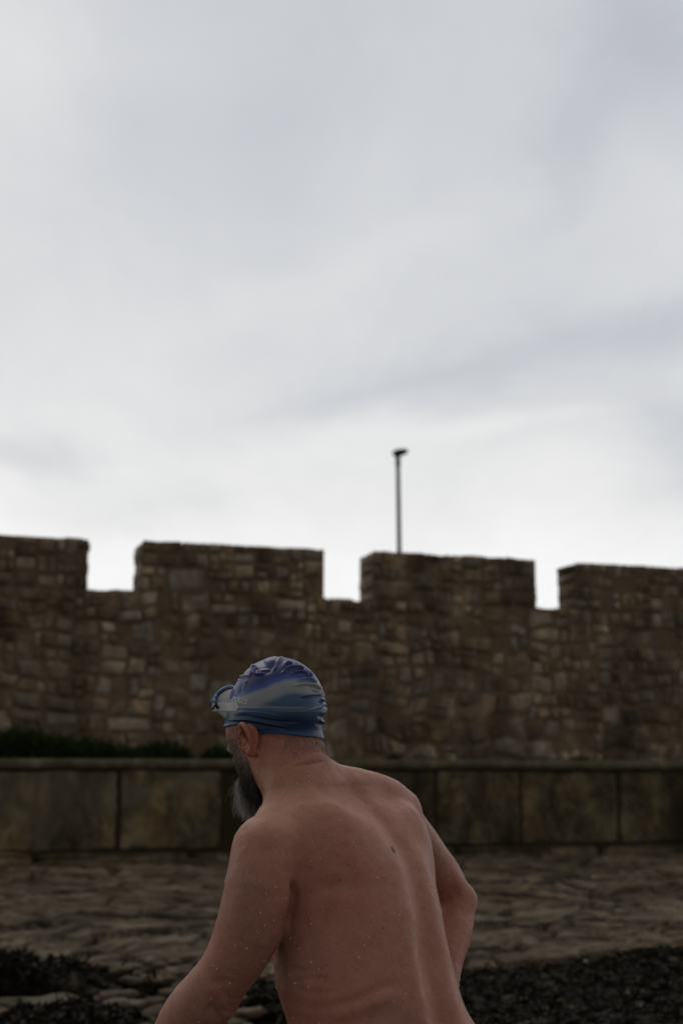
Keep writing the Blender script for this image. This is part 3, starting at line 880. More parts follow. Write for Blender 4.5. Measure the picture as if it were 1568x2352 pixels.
def hand(wr, dr, up_, side, curl=.45, thumb=1):
    """palm, four unequal bent fingers and a thumb leaving the side of the palm. dr along the hand, up_ out of its back, side to the thumb"""
    dr, up_, side = nrm(dr), nrm(up_), nrm(side)
    for i in range(4):
        o = (1.5 - i) * .0195
        cone(wr + side * o * .35, wr + dr * .082 + side * o, .0155, .0130, k=.012)
    for i, (ln, sp) in enumerate(((.068, .10), (.077, .02), (.071, -.05), (.055, -.14))):
        o = (1.5 - i) * .0195
        p = wr + dr * .085 + side * o; r_ = .0094 - .0008 * (i == 3)
        d_ = nrm(dr + side * sp); ang = curl * (.6 + .12 * i)
        for seg, fr in enumerate((.45, .30, .25)):
            d_ = nrm(d_ * math.cos(ang) - up_ * math.sin(ang)); q = p + d_ * ln * fr
            cone(p, q, r_, r_ * .92, k=.003); p = q; r_ *= .92; ang = curl * .9
    p = wr + dr * .022 + side * .024; d_ = nrm(dr * .55 + side * .8 - up_ * .35)
    for ln, r_ in ((.042, .0145), (.034, .0112), (.028, .0098)):
        q = p + d_ * ln; cone(p, q, r_, r_ * .88, k=.006); p = q; d_ = nrm(d_ + dr * .45 - up_ * .15)
wl = P1(50, 1820, 2.68); hand(wl, nrm(wl - P1(130, 1680, 2.63)), nrm([-.4, -.7, .3]), nrm([-.6, .6, .2]))
wr_ = P1(1257, 1440, 2.845); hand(wr_, nrm([.02, .10, -1.0]), nrm([.8, .5, 0]), nrm([-.5, .8, 0]), curl=.55)

# neck and head
FH = nrm([-.79, .61, 0]); FH = nrm(FH + np.array([0, 0, -.02])); LH = nrm(np.cross([0, 0, 1], FH)); UH = np.cross(FH, LH)
MH = np.stack([FH, LH, UH])
OH = P1(565, 262, 2.76)
def H(f, l, u): return OH + FH * f + LH * l + UH * u
HP = []
ell(H(-.009, 0, 0), (.0915, .079, .0885), k=.02, M=MH, lst=HP)
ell(H(.026, 0, -.028), (.066, .066, .066), k=.03, M=MH, lst=HP)
ell(H(.022, 0, -.070), (.059, .060, .075), k=.03, M=MH, lst=HP)
ell(H(.018, 0, -.118), (.048, .044, .042), k=.03, M=MH, lst=HP)
ell(H(.046, 0, -.142), (.020, .024, .018), k=.02, M=MH, lst=HP)
for q in (-1, 1):
    ell(H(.052, q * .044, -.052), (.024, .020, .022), k=.02, M=MH, lst=HP)     # cheek bones
    ell(H(.002, q * .054, -.100), (.036, .013, .038), k=.025, M=MH, lst=HP)     # jaw angle
    ell(H(.078, q * .028, -.018), (.014, .022, .010), k=.015, M=MH, lst=HP)    # brow
    ell(H(.094, q * .031, -.036), (.015, .015, .011), k=.012, M=MH, sub=True, lst=HP)
    ell(H(.096, q * .012, -.076), (.010, .009, .009), k=.008, M=MH, lst=HP)    # nostril wings
cone(H(.084, 0, -.030), H(.103, 0, -.070), .009, .0120, k=.012, lst=HP)
ell(H(.078, 0, -.100), (.012, .024, .006), k=.006, M=MH, lst=HP)
ell(H(.074, 0, -.112), (.012, .020, .007), k=.006, M=MH, lst=HP)
PR += HP
n_neck = len(PR)
chain([P1(690, 590, 2.715), P1(655, 520, 2.725), P1(630, 420, 2.745), P1(608, 330, 2.76)], [.066, .062, .060, .060], k=.02)
ell(P1(712, 440, 2.745), (.020, .025, .030), k=.02)                              # fold of the nape
NECK = PR[n_neck:]
cone(P1(615, 590, 2.68), P1(560, 500, 2.72), .040, .040, k=.03)                 # side of the neck under the jaw

# near and far ear: helix rim, plate, lobe
def ear(q):
    def E(f, o, u): return H(-.006 + f * .64 + u * .22, q * (.0725 + o * (1.1 if q > 0 else .7)), -.0680 + u * .93)
    rim = [E(.012, .004, .004), E(.016, .012, .020), E(.006, .018, .031), E(-.010, .021, .031), E(-.021, .021, .018), E(-.022, .018, 0), E(-.016, .014, -.014), E(-.006, .011, -.023)]
    chain(rim, [.0035, .0042, .0045, .0048, .0046, .0043, .0042, .0052], k=.003, n=3)
    Me = np.stack([nrm(FH * .90 + LH * q * .42), nrm(LH * q * .90 - FH * .42), UH])
    ell(E(-.004, .011, .004), (.021, .0045, .028), k=.004, M=Me)
    ell(E(-.008, .010, -.022), (.010, .0055, .010), k=.006, M=Me)               # lobe
    ell(E(.006, .017, .004), (.009, .010, .016), k=.003, M=Me, sub=True)       # concha
    ell(E(.011, .008, -.004), (.0045, .0045, .006), k=.003, M=Me)               # tragus
ear(1); ear(-1)

# hips, legs, feet (below the picture)
FT = nrm([-.72, .69, 0]); LT = nrm(np.cross([0, 0, 1], FT))
hipc = P1(1000, 1830, 2.61); hipc[2] = .86
for q, st in ((1, .16), (-1, -.20)):
    hp = hipc + LT * q * .095; kn = hp + FT * (st * .75 + .05) + np.array([0, 0, -.41]); an = hp + FT * (st * 1.2 - .03); an[2] = .10
    ell(hp - FT * .06 + np.array([0, 0, -.02]), (.10, .10, .11), k=.05)
    chain([hp, (hp + kn) / 2 + FT * .012, kn], [.098, .082, .060], k=.04)
    chain([kn, kn * .62 + an * .38 - FT * .015, an], [.058, .058, .038], k=.03)
    heel = an.copy(); heel[2] = .042; heel -= FT * .035
    toe = an.copy(); toe[2] = .030; toe += FT * .15
    cone(an, heel, .038, .036, k=.02); cone(an + np.array([0, 0, -.02]), toe, .036, .024, k=.03)
    for t_ in range(5):
        o = (t_ - 2) * .0185
        b0 = toe + LT * o * q; cone(b0, b0 + FT * (.055 - .006 * abs(t_ - .5)) - np.array([0, 0, .010]), .015, .012 - .0006 * t_, k=.006)

def axis(lo, hi, segs, h):
    """grid lines: spacing h except inside the given (lo, hi, step) ranges"""
    a = [lo]
    while a[-1] < hi:
        st = h
        for (l, u_, s_) in segs:
            if l <= a[-1] < u_: st = s_
        a.append(a[-1] + st)
    return np.array(a)
import time as _t
t0 = _t.time()
BX = axis(-.62, .46, [(-.25, -.02, .0024)], .0052)
BY = axis(2.18, 3.20, [(2.64, 2.88, .0030)], .0055)
BZ = axis(-.02, 1.63, [(1.30, 1.63, .0024), (.84, 1.30, .005)], .010)
BV, BF = surface_nets(BX, BY, BZ, PR)
print('body grid', len(BX), len(BY), len(BZ), 'verts', len(BV), 'time', _t.time() - t0)
for it in range(2):
    f0, g_ = gradf(BV, PR)
    g2 = (g_ ** 2).sum(1); stp = -f0 / np.maximum(g2, .15)
    BV = BV + g_ * np.clip(stp, -.004, .004)[:, None]
f0, g_ = gradf(BV, PR)
BN = g_ / (np.linalg.norm(g_, axis=1)[:, None] + 1e-9)
print('projected', _t.time() - t0)

# ---- sculpting strokes, laid on the surface the sight line meets
def seg_dist(X, Y, pts):
    best = np.full(len(X), 1e9); tt = np.zeros(len(X)); L = 0
    tot = sum(math.dist(pts[i], pts[i + 1]) for i in range(len(pts) - 1)) if len(pts) > 1 else 1
    if len(pts) == 1: return np.hypot(X - pts[0][0], Y - pts[0][1]), tt
    for i in range(len(pts) - 1):
        ax_, ay_ = pts[i]; bx, by = pts[i + 1]; dx, dy = bx - ax_, by - ay_; l2 = dx * dx + dy * dy
        h = np.clip(((X - ax_) * dx + (Y - ay_) * dy) / l2, 0, 1)
        d_ = np.hypot(X - ax_ - h * dx, Y - ay_ - h * dy); m = d_ < best
        best = np.where(m, d_, best); tt = np.where(m, (L + h * math.sqrt(l2)) / tot, tt); L += math.sqrt(l2)
    return best, tt
def smooth_pts(pts, n=6):
    if len(pts) < 3: return pts
    p = [np.array(q, float) for q in pts]; p = [2 * p[0] - p[1]] + p + [2 * p[-1] - p[-2]]; o = []
    for i in range(1, len(p) - 2):
        for j in range(n):
            t = j / n
            o.append(tuple(.5 * ((2 * p[i]) + (-p[i - 1] + p[i + 1]) * t + (2 * p[i - 1] - 5 * p[i] + 4 * p[i + 1] - p[i + 2]) * t * t + (-p[i - 1] + 3 * p[i] - 3 * p[i + 1] + p[i + 2]) * t ** 3)))
    o.append(tuple(p[-2])); return o
BX1, BY1 = proj1(BV)
toC = nrm([0, 0, 0]) if False else None
vd = np.array([0, 0, CAM_Z]) - BV; vd /= np.linalg.norm(vd, axis=1)[:, None]
FACE = np.clip((BN * vd).sum(1) * 3 + .3, 0, 1)
def stroke(disp, pts, w, amp, X=None, Y=None, face=None, fade=True, dmax=None, dcoord=None):
    d_, t = seg_dist(X, Y, smooth_pts(pts)); g = np.exp(-(d_ / w) ** 2)
    if fade: g = g * np.clip(np.minimum(t, 1 - t) * 5 + .05, 0, 1)
    return disp + amp * g * face
disp = np.zeros(len(BV))
BST = [  # polyline, half width, height in metres
    ([(800, 1492), (900, 1472), (965, 1440), (1065, 1392)], 17, -.0034),
    ([(640, 1482), (760, 1500), (880, 1510)], 16, -.0015),
    ([(780, 1540), (900, 1510), (1000, 1470), (1090, 1430)], 34, .005),
    ([(640, 1388), (720, 1382), (800, 1388)], 9, -.0028), ([(650, 1425), (740, 1440), (830, 1432)], 9, -.0022),
    ([(600, 1340), (700, 1352), (790, 1345)], 12, -.0016),
    ([(640, 515), (700, 500), (782, 486)], 5, -.0034), ([(640, 500), (700, 480), (770, 462)], 14, .0018),
    ([(642, 975), (650, 1040), (634, 1120), (612, 1180)], 12, -.011),
    ([(590, 960), (640, 940), (720, 930)], 26, -.0016),
    ([(700, 1000), (780, 1010), (860, 1000), (930, 960)], 34, -.0034),
    ([(840, 900), (900, 960), (930, 1040)], 30, -.002),
    ([(880, 640), (960, 750), (1050, 850), (1110, 950), (1150, 1080)], 34, .0018),
    ([(930, 640), (1000, 740), (1090, 860), (1150, 980)], 34, -.0016),
    ([(1160, 1240), (1180, 1350), (1205, 1450), (1240, 1568)], 22, -.0022),
    ([(1105, 1140), (1130, 1280), (1160, 1400), (1190, 1540)], 30, .0008),
    ([(360, 1478), (385, 1496), (420, 1488)], 7, -.0022), ([(350, 1508), (375, 1520), (412, 1510)], 7, -.0022), ([(370, 1452), (396, 1466), (428, 1458)], 6, -.0018),
    ([(300, 1400), (350, 1392), (400, 1400)], 14, -.0022),
    ([(290, 1490), (330, 1530), (345, 1568)], 22, -.006), ([(280, 1420), (330, 1440), (370, 1500)], 18, .003),
    ([(1320, 1080), (1345, 1120), (1372, 1100)], 9, -.002), ([(1300, 1000), (1320, 1060)], 14, -.002),
    ([(420, 760), (460, 900), (450, 1040)], 40, .001), ([(560, 700), (600, 800), (600, 900)], 40, -.0015),
    ([(560, 1260), (585, 1345), (600, 1430)], 12, -.0015),
]
for pts, w, amp in BST: disp = stroke(disp, pts, w, amp, BX1, BY1, FACE)
disp += .0012 * fbm(BV, 14, 3, 5) + .0004 * fbm(BV, 60, 2, 8)
BV = BV + BN * disp[:, None]

# ---- skin colouring: freckle-free pale skin, sun-reddened patches, ruddy ears, tanned neck
base = np.tile(np.array([[.425, .210, .152]]), (len(BV), 1))
red = .5 + .5 * fbm(BV, 7, 4, 12); red = np.clip(red, 0, 1)
def blob(pts, w): 
    d_, _ = seg_dist(BX1, BY1, pts); return np.exp(-(d_ / w) ** 2) * FACE
rb = .9 * blob([(820, 1090), (900, 1060)], 60) + .5 * blob([(830, 900), (960, 940)], 55) + .5 * blob([(900, 700), (1050, 700)], 60) + .6 * blob([(940, 1440), (1050, 1410)], 40) \
    + .5 * blob([(520, 400), (700, 430)], 45) + .8 * blob([(350, 1430), (400, 1470)], 40) + .5 * blob([(520, 1150)], 60) + .8 * blob([(1350, 1020)], 40) + .4 * blob([(700, 980), (850, 850)], 60)
k_ = np.clip(.55 * red + rb * .8, 0, 1.3)[:, None]
base = base * (1 - k_ * .5) + np.array([.40, .128, .096]) * k_ * .5
tan = blob([(560, 520), (650, 560), (560, 600)], 50)[:, None] * .6
base = base * (1 - tan) + np.array([.33, .175, .095]) * tan
hl = (BV - OH) @ MH.T
earm = ((np.abs(hl[:, 1]) > .078) & (hl[:, 2] < -.025) & (hl[:, 2] > -.115) & (hl[:, 0] < .025) & (hl[:, 0] > -.050)).astype(float)[:, None]
base = base * (1 - earm * .6) + np.array([.42, .13, .09]) * earm * .6
grey = np.clip(fbm(BV, 5, 3, 44) * .8, 0, .35)[:, None]
base = base * (1 - grey) + np.array([.31, .20, .155]) * grey
skin, bb, pr, o = new_mat('skin')
at = bb.n('ShaderNodeVertexColor', layer_name='skin')
tcn = bb.n('ShaderNodeTexCoord').outputs['Object']
cc = bb.mix(.55, at.outputs[0], bb.ramp(bb.noise(tcn, 45, 5, .6), [(.3, (.82, .72, .70)), (.5, (1, 1, 1)), (.72, (1.12, 1.16, 1.14))]), 'MULTIPLY')
cc = bb.mix(.5, cc, bb.ramp(bb.noise(tcn, 190, 3, .6), [(.30, (.70, .55, .52)), (.42, (1, 1, 1)), (.8, (1.08, 1.08, 1.08))]), 'MULTIPLY')
bb.put(pr.inputs['Base Color'], cc)
pr.inputs['Subsurface Weight'].default_value = .12
pr.inputs['Subsurface Radius'].default_value = (1.0, .35, .2)
pr.inputs['Subsurface Scale'].default_value = .008
pr.inputs['Specular IOR Level'].default_value = .30
bb.put(pr.inputs['Roughness'], bb.ramp(bb.noise(tcn, 30, 4, .6), [(.3, .40), (.7, .60)]))
set_bump(bb, pr, bb.m('ADD', bb.noise(tcn, 260, 3, .7), bb.m('MULTIPLY', bb.noise(tcn, 80, 3, .6), 1.2)), .22, .004)
person = mesh_obj('person', BV, BF, skin, None, True, {'skin': base})
tag(person, 'bare backed bearded man in a blue swim cap, leaning forward, wet with water drops', 'person')

def near_vert(X, Y, zmin=-9):
    d_ = (BX1 - X) ** 2 + (BY1 - Y) ** 2 + np.where(FACE > .45, 0, 1e6) + np.where(BV[:, 1] < 2.9, 0, 0)
    c = np.argsort(d_)[:12]; c = c[d_[c] < d_[c[0]] + 120]
    return c[np.argmin(BV[c, 1])]
def frame(n):
    a = np.cross(n, [0.2, 0.1, 1.0]); a /= np.linalg.norm(a); return a, np.cross(n, a)
def blobs(items, nseg=8, nring=4):
    """low domes lying on the skin: items (point, normal, ru, rv, height)"""
    V = []; F = []; n0 = 0
    th = np.linspace(0, 2 * math.pi, nseg, endpoint=False)
    for p, n, ru, rv, h in items:
        a, c = frame(n)
        ring = [p[None] + n * (h * 1.0)]
        for k in range(1, nring + 1):
            ph = k / nring * math.pi / 2 * 1.15
            ring.append(p + (np.cos(th)[:, None] * a * ru + np.sin(th)[:, None] * c * rv) * math.sin(ph) + n * h * math.cos(ph))
        V.append(np.vstack(ring))
        for j in range(nseg):
            F.append((n0, n0 + 1 + j, n0 + 1 + (j + 1) % nseg))
            for k in range(nring - 1):
                q = n0 + 1 + k * nseg; F.append((q + j, q + nseg + j, q + nseg + (j + 1) % nseg, q + (j + 1) % nseg))
        n0 += 1 + nseg * nring
    return np.vstack(V), F
rs = np.random.RandomState(9)
vm = near_vert(1055, 850)
ml = [(BV[vm] - BN[vm] * .0005, BN[vm], .0048, .0085, .0018)]
V_, F_ = blobs(ml, 12, 4)
mesh_obj('mole', V_, F_, plain_mat('grey_mole', (.080, .062, .058), .6), person)
spots = [(845, 980, 4), (878, 905, 3), (1015, 1178, 3.5), (945, 648, 3.5), (985, 683, 3), (1030, 638, 3), (1250, 1040, 4), (710, 1015, 3), (655, 1240, 3), (690, 1000, 2.5), (880, 822, 2), (965, 1142, 2), (920, 1108, 2), (438, 1098, 3), (458, 935, 2.5), (1080, 840, 3), (985, 1530, 3), (920, 605, 3)]
for _ in range(90): spots.append((rs.uniform(380, 1330), rs.uniform(600, 1560), rs.uniform(.8, 1.9)))
it = []
for X, Y, r_ in spots:
    v = near_vert(X, Y)
    if abs(BX1[v] - X) + abs(BY1[v] - Y) > 20: continue
    it.append((BV[v] + (rs.rand(3) - .5) * .003 * 0 - BN[v] * .0002, BN[v], r_ * .00047, r_ * .00047, .0005))
V_, F_ = blobs(it, 7, 3)
tag(mesh_obj('freckles', V_, F_, plain_mat('dark_freckle', (.10, .035, .028), .6), person), kind='stuff')
# water drops clinging to the skin
cand = np.flatnonzero((BV[:, 2] > .9) & (np.abs(hl[:, 2]) < 10) & ((BV[:, 2] < 1.385) | (BV[:, 0] > -.02)) & (hl[:, 2] < -.12))
it = []
for v in rs.choice(cand, 1600):
    r_ = .0006 + .0012 * rs.rand() ** 3
    if rs.rand() < .06: r_ = .0020
    el_ = rs.uniform(1.0, 1.5)
    it.append((BV[v] - BN[v] * r_ * .2, BN[v], r_, r_ * el_, r_ * .8))
for X, Y, r_ in ((553, 1300, .0022), (556, 1315, .0016), (568, 1420, .0020), (1326, 1352, .0024), (366, 985, .0018), (372, 940, .0015)):
    d_ = (BX1 - X) ** 2 + (BY1 - Y) ** 2; v = int(np.argmin(d_)); it.append((BV[v], BN[v], r_, r_ * 1.4, r_))
V_, F_ = blobs(it, 8, 4)
wat, bb, pr, o = new_mat('water')
pr.inputs['Base Color'].default_value = (.60, .42, .36, 1); pr.inputs['Transmission Weight'].default_value = .0; pr.inputs['Roughness'].default_value = .12; pr.inputs['IOR'].default_value = 1.33  # opaque, paler than skin: the drops' bright glint is put into the colour
pr.inputs['Specular IOR Level'].default_value = .6
tag(mesh_obj('water_drops', V_, F_, wat, person), kind='stuff')
# eyes
eye_m = plain_mat('eye_white', (.55, .52, .5), .2); iris_m = plain_mat('iris', (.03, .04, .05), .2)
for q in (-1, 1):
    V_, F_ = superell(H(.078, q * .031, -.036), FH, LH, UH, .0125, .0125, .0125, 24, 14)
    e_ = mesh_obj('eye', V_, F_, eye_m, person)
    V_, F_ = superell(H(.0875, q * .031, -.036), FH, LH, UH, .0034, .006, .006, 20, 10)
    mesh_obj('iris', V_, F_, iris_m, e_)
# ------------------------------------------------------------------ swim cap
t0 = _t.time()
NA, NE = 760, 330
C0 = H(-.002, 0, -.010)
def head_hit(dirs, prims=HP, lo=.03, hi=.16):
    a = np.full(len(dirs), lo); b_ = np.full(len(dirs), hi)
    for _ in range(22):
        m = (a + b_) / 2; ins = evalg(C0 + dirs * m[:, None], prims) < 0 if True else 0
        a = np.where(ins, m, a); b_ = np.where(ins, b_, m)
    return a
azs = np.linspace(0, 2 * math.pi, NA, endpoint=False)          # 0 = forehead, +90 deg = his left
# hem height (in head units, below the cap centre) round the head
hem_deg = [-180, -135, -105, -88, -70, -45, 0, 45, 70, 88, 105, 135, 180]
hem_u = [-.0625, -.0655, -.0705, -.0510, -.0415, -.0400, -.0370, -.0400, -.0415, -.0510, -.0705, -.0655, -.0625]
azd = (np.degrees(azs) + 180) % 360 - 180
hu_ = np.interp(azd, hem_deg, hem_u); kk_ = np.hanning(31); kk_ /= kk_.sum()
hu_ = np.convolve(np.concatenate([hu_[-15:], hu_, hu_[:15]]), kk_, 'valid')
rad_m = .092
elo = np.arctan2(hu_ + .010, rad_m)                              # elevation of the hem seen from C0
tE = np.linspace(0, 1, NE)
EL = elo[:, None] + (math.pi / 2 - elo[:, None]) * tE[None]
AZ = np.repeat(azs[:, None], NE, 1)
dl = np.stack([np.cos(EL) * np.cos(AZ), np.cos(EL) * np.sin(AZ), np.sin(EL)], -1).reshape(-1, 3)
dw = dl @ MH
# head radius on a coarse lattice, then interpolated
ca, ce = 96, 48
A2, E2 = np.meshgrid(np.linspace(0, 2 * math.pi, ca + 1), np.linspace(-.75, math.pi / 2, ce), indexing='ij')
d2 = np.stack([np.cos(E2) * np.cos(A2), np.cos(E2) * np.sin(A2), np.sin(E2)], -1).reshape(-1, 3) @ MH
Rg = head_hit(d2, HP + NECK).reshape(ca + 1, ce)
def rint(az_, el_):
    x = (az_ % (2 * math.pi)) / (2 * math.pi) * ca; y = np.clip((el_ + .75) / (math.pi / 2 + .75), 0, 1) * (ce - 1.0001)
    i = np.minimum(x.astype(int), ca - 1); j = y.astype(int); fx, fy = x - i, y - j
    return Rg[i, j] * (1 - fx) * (1 - fy) + Rg[i + 1, j] * fx * (1 - fy) + Rg[i, j + 1] * (1 - fx) * fy + Rg[i + 1, j + 1] * fx * fy
rr_ = rint(AZ.ravel(), EL.ravel())
CV = C0 + dw * (rr_ + .0035)[:, None]
CNn = nrm
Xc, Yc = proj1(CV)
vdc = np.array([0, 0, CAM_Z]) - CV; vdc /= np.linalg.norm(vdc, axis=1)[:, None]
fc = np.clip((dw * vdc).sum(1) * 4 + 1.0, 0, 1)
def z4(pts): return [(448 + x * .2286, 56 + y * .2286) for x, y in pts]
cd = np.zeros(len(CV))
CST = [  # ridges (+) and furrows (-), half width in measuring units, height in metres
    ([(660, 60), (600, 60), (560, 150), (520, 240), (480, 290)], 5, .0024), ([(330, 150), (460, 90), (590, 62)], 12, .0030),
    ([(600, 60), (660, 100)], 14, .0026),
    ([(270, 290), (350, 290), (440, 250), (540, 130)], 9, -.0022),
    ([(640, 335), (720, 250), (800, 214), (950, 208), (1040, 260), (1065, 310)], 5, .0042), ([(650, 300), (720, 205), (830, 170), (950, 175)], 5, -.0030),
    ([(690, 130), (800, 140), (870, 190), (900, 215)], 6, .0040),
    ([(790, 352), (880, 312), (1000, 298), (1110, 305), (1170, 360), (1190, 430)], 4.5, .0040), ([(800, 320), (900, 275), (1010, 262), (1080, 270)], 4.5, -.0026),
    ([(900, 445), (1050, 425), (1180, 432), (1250, 490), (1268, 540)], 4.5, .0036), ([(900, 410), (1050, 385), (1170, 395)], 4.5, -.0024),
    ([(850, 548), (980, 525), (1150, 520), (1250, 538), (1320, 590), (1342, 660)], 4.5, .0034), ([(870, 520), (1000, 492), (1150, 488), (1250, 505)], 4.5, -.0020),
    ([(1180, 602), (1280, 650), (1345, 692)], 5, .0030), ([(1120, 570), (1230, 590), (1330, 650)], 4, -.0020),
    ([(960, 770), (1080, 765), (1180, 735), (1340, 728)], 4, -.0026), ([(1000, 738), (1150, 712), (1300, 702), (1355, 725)], 3.6, .0026),
    ([(1330, 800), (1370, 790), (1390, 830)], 5, .0030), ([(1300, 850), (1370, 855)], 4, -.002),
    ([(1100, 992), (1250, 955), (1340, 920), (1395, 880)], 4, .0024), ([(1350, 1060), (1400, 1000), (1420, 940)], 6, .0036), ([(1290, 1090), (1380, 1090)], 7, -.0030),
    ([(1320, 1165), (1370, 1188), (1412, 1202)], 5, .0035), ([(1260, 1230), (1360, 1240)], 6, -.0024),
    ([(-300, 1160), (0, 1150), (200, 1182), (500, 1240), (780, 1290)], 3.2, .0028), ([(-250, 1090), (0, 1085), (200, 1125), (600, 1185), (1000, 1190)], 5.5, -.0026),
    ([(0, 1195), (200, 1230), (500, 1290), (760, 1330)], 5, -.0022), ([(-100, 1215), (150, 1290), (420, 1370)], 7, .0016),
    ([(-200, 940), (200, 945), (600, 955), (1000, 950), (1200, 905)], 2.6, .0009), ([(-200, 1020), (300, 1030), (700, 1120)], 2.6, .0009), ([(-200, 965), (100, 985), (250, 1000)], 2.2, -.0008),
    ([(205, 205), (165, 185), (115, 215), (112, 280), (150, 330), (230, 352), (310, 330), (350, 290)], 4.5, .0046), ([(190, 225), (190, 290), (225, 325)], 5.0, -.0085),
    ([(250, 290), (330, 270), (460, 250)], 5, .0022),
    ([(60, 400), (100, 300), (110, 240)], 5, .0026), ([(40, 350), (60, 280), (90, 230)], 4, -.003),
    ([(-120, 400), (-20, 375), (70, 370)], 6, .0030), ([(-170, 430), (-130, 400)], 8, .0034), ([(-140, 330), (-30, 320)], 6, -.0025),
    ([(-20, 480), (-60, 600), (-120, 700)], 9, -.0012), ([(30, 430), (-20, 520), (-60, 640)], 6, .0012),
    ([(-210, 560), (-260, 700), (-300, 820)], 2.5, .0012),
]
for pts, w, amp in CST:
    if pts[-1][0] > 1030 and pts[-1][0] < 1400 and len(pts) > 3:      # folds that run over the edge of the head
        (xa, ya), (xb, yb) = pts[-2], pts[-1]; L_ = math.hypot(xb - xa, yb - ya)
        pts = pts[:-1] + [(xb, yb), (xb + 90, yb + max(30, (yb - ya) / L_ * 70))]
        amp *= 1.2
    cd = stroke(cd, z4(pts), w, amp * 1.15, Xc, Yc, fc)
# the far side gets folds of its own
far = 1 - fc
ql = (CV - OH) @ MH.T
cd += far * .0016 * np.sin(ql[:, 2] * 420 + 6 * vnoise(ql, 18, 3)) * np.clip((-ql[:, 0] + .02) / .06, 0, 1)
cd += .0006 * fbm(ql, 25, 3, 7)
row = np.tile(np.arange(NE), NA)
cd += .0012 * np.exp(-((row - 5) / 3.5) ** 2)                       # rolled hem
cd = np.where(row < 2, cd - .0035 * (2 - row) / 2, cd)
C2_ = cd.reshape(NA, NE)
for _ in range(2):
    C2_ = (np.roll(C2_, 1, 0) + 2 * C2_ + np.roll(C2_, -1, 0)) / 4
    C2_[:, 2:-1] = (C2_[:, 1:-2] + 2 * C2_[:, 2:-1] + C2_[:, 3:]) / 4
cd = np.clip(C2_.ravel(), -.0026, .0048)
CV = CV + dw * cd[:, None]
# colours: the printed marbling of the cap
X4, Y4 = (Xc - 448) / .2286, (Yc - 56) / .2286
wv = 22 * fbm(ql, 22, 3, 9)
Y4 = Y4 + wv
up1 = np.interp(X4, [-500, -350, 0, 300, 500, 700, 900, 1180, 1400], [860, 800, 700, 615, 525, 455, 455, 440, 440])
lo1 = np.interp(X4, [-500, -250, 0, 250, 450, 700, 900, 1150, 1330], [1180, 1110, 885, 850, 765, 670, 650, 665, 700])
PUR, BLU, GRY, SLT, NVY, HEM = map(np.array, ((.032, .036, .155), (.038, .085, .31), (.29, .315, .36), (.060, .125, .245), (.015, .036, .105), (.028, .072, .18)))
def ss_(a, b_, x): t = np.clip((x - a) / (b_ - a), 0, 1); return (t * t * (3 - 2 * t))[:, None]
c_ = PUR + (BLU - PUR) * ss_(-150, -45, Y4 - up1)
c_ = c_ + (GRY - c_) * ss_(-50, 40, Y4 - up1)
soft = np.interp(X4, [-200, 200, 700, 1300], [70, 170, 100, 60])
t_ = np.clip((Y4 - lo1 + 20) / (soft + 20), 0, 1); t_ = (t_ * t_ * (3 - 2 * t_))[:, None]
c_ = c_ + (SLT - c_) * t_
c_ = c_ + (NVY - c_) * ss_(980, 1200, Y4 + .10 * X4 * 0)
c_ = c_ + (HEM - c_) * ss_(1270, 1360, Y4 - np.interp(X4, [-400, 0, 200, 1300], [-160, -60, 10, 40]))
c_ = c_ * (1 + .06 * fbm(ql, 40, 3, 2))[:, None]
rub, bb, pr, o = new_mat('cap_silicone')
at = bb.n('ShaderNodeVertexColor', layer_name='print')
bb.put(pr.inputs['Base Color'], at.outputs[0])
pr.inputs['Roughness'].default_value = .36; pr.inputs['Specular IOR Level'].default_value = .34
tcn = bb.n('ShaderNodeTexCoord').outputs['Object']
bb.put(pr.inputs['Roughness'], bb.ramp(bb.noise(tcn, 60, 4, .6), [(.3, .30), (.7, .40)]))
set_bump(bb, pr, bb.noise(tcn, 400, 2, .6), .05, .001)
# close the ring of azimuths
V_ = CV; iu, iv = np.meshgrid(np.arange(NA), np.arange(NE - 1), indexing='ij')
a_ = (iu * NE + iv).ravel(); b2 = (((iu + 1) % NA) * NE + iv).ravel()
F_ = np.stack([a_, b2, b2 + 1, a_ + 1], 1)
cap = mesh_obj('swim_cap', V_, F_, rub, person, True, {'print': c_})
cap['label'] = 'wrinkled silicone swim cap, purple above a pale grey sweep and slate to navy blue below'
print('cap', _t.time() - t0)

CG = CV.reshape(NA, NE, 3)
def cap_R(d_):
    """cap radius and azimuth for unit directions given in head axes"""
    a_ = np.arctan2(d_[:, 1], d_[:, 0]) % (2 * math.pi); e_ = np.arcsin(np.clip(d_[:, 2], -1, 1))
    x = a_ / (2 * math.pi) * NA; ia = x.astype(int) % NA; fx = x - np.floor(x); ib = (ia + 1) % NA
    y = np.clip((e_ - elo[ia]) / (math.pi / 2 - elo[ia]) * (NE - 1), 0, NE - 1.001); ie = y.astype(int); fy = y - ie
    C2 = cd.reshape(NA, NE)
    c_ = (C2[ia, ie] * (1 - fy) + C2[ia, ie + 1] * fy) * (1 - fx) + (C2[ib, ie] * (1 - fy) + C2[ib, ie + 1] * fy) * fx
    return rint(a_, e_) + .0035 + c_
def cap_pt(X, Y, off=.0):
    D_ = np.linspace(2.58, 2.80, 221); w = rayd(313.6 + X * .56, 1474 + Y * .56)
    p = w[None] * D_[:, None] + np.array([0, 0, CAM_Z]); q = (p - C0) @ MH.T; r_ = np.linalg.norm(q, axis=1)
    g = r_ - cap_R(q / r_[:, None]); k = np.flatnonzero(g < 0)
    k = int(np.argmin(g)) if len(k) == 0 else max(1, k[0])
    t = g[k - 1] / (g[k - 1] - g[k]) if g[k] < 0 else 0
    p0 = p[k - 1] * (1 - t) + p[k] * t; n = nrm(p0 - C0)
    return p0 + n * off, n
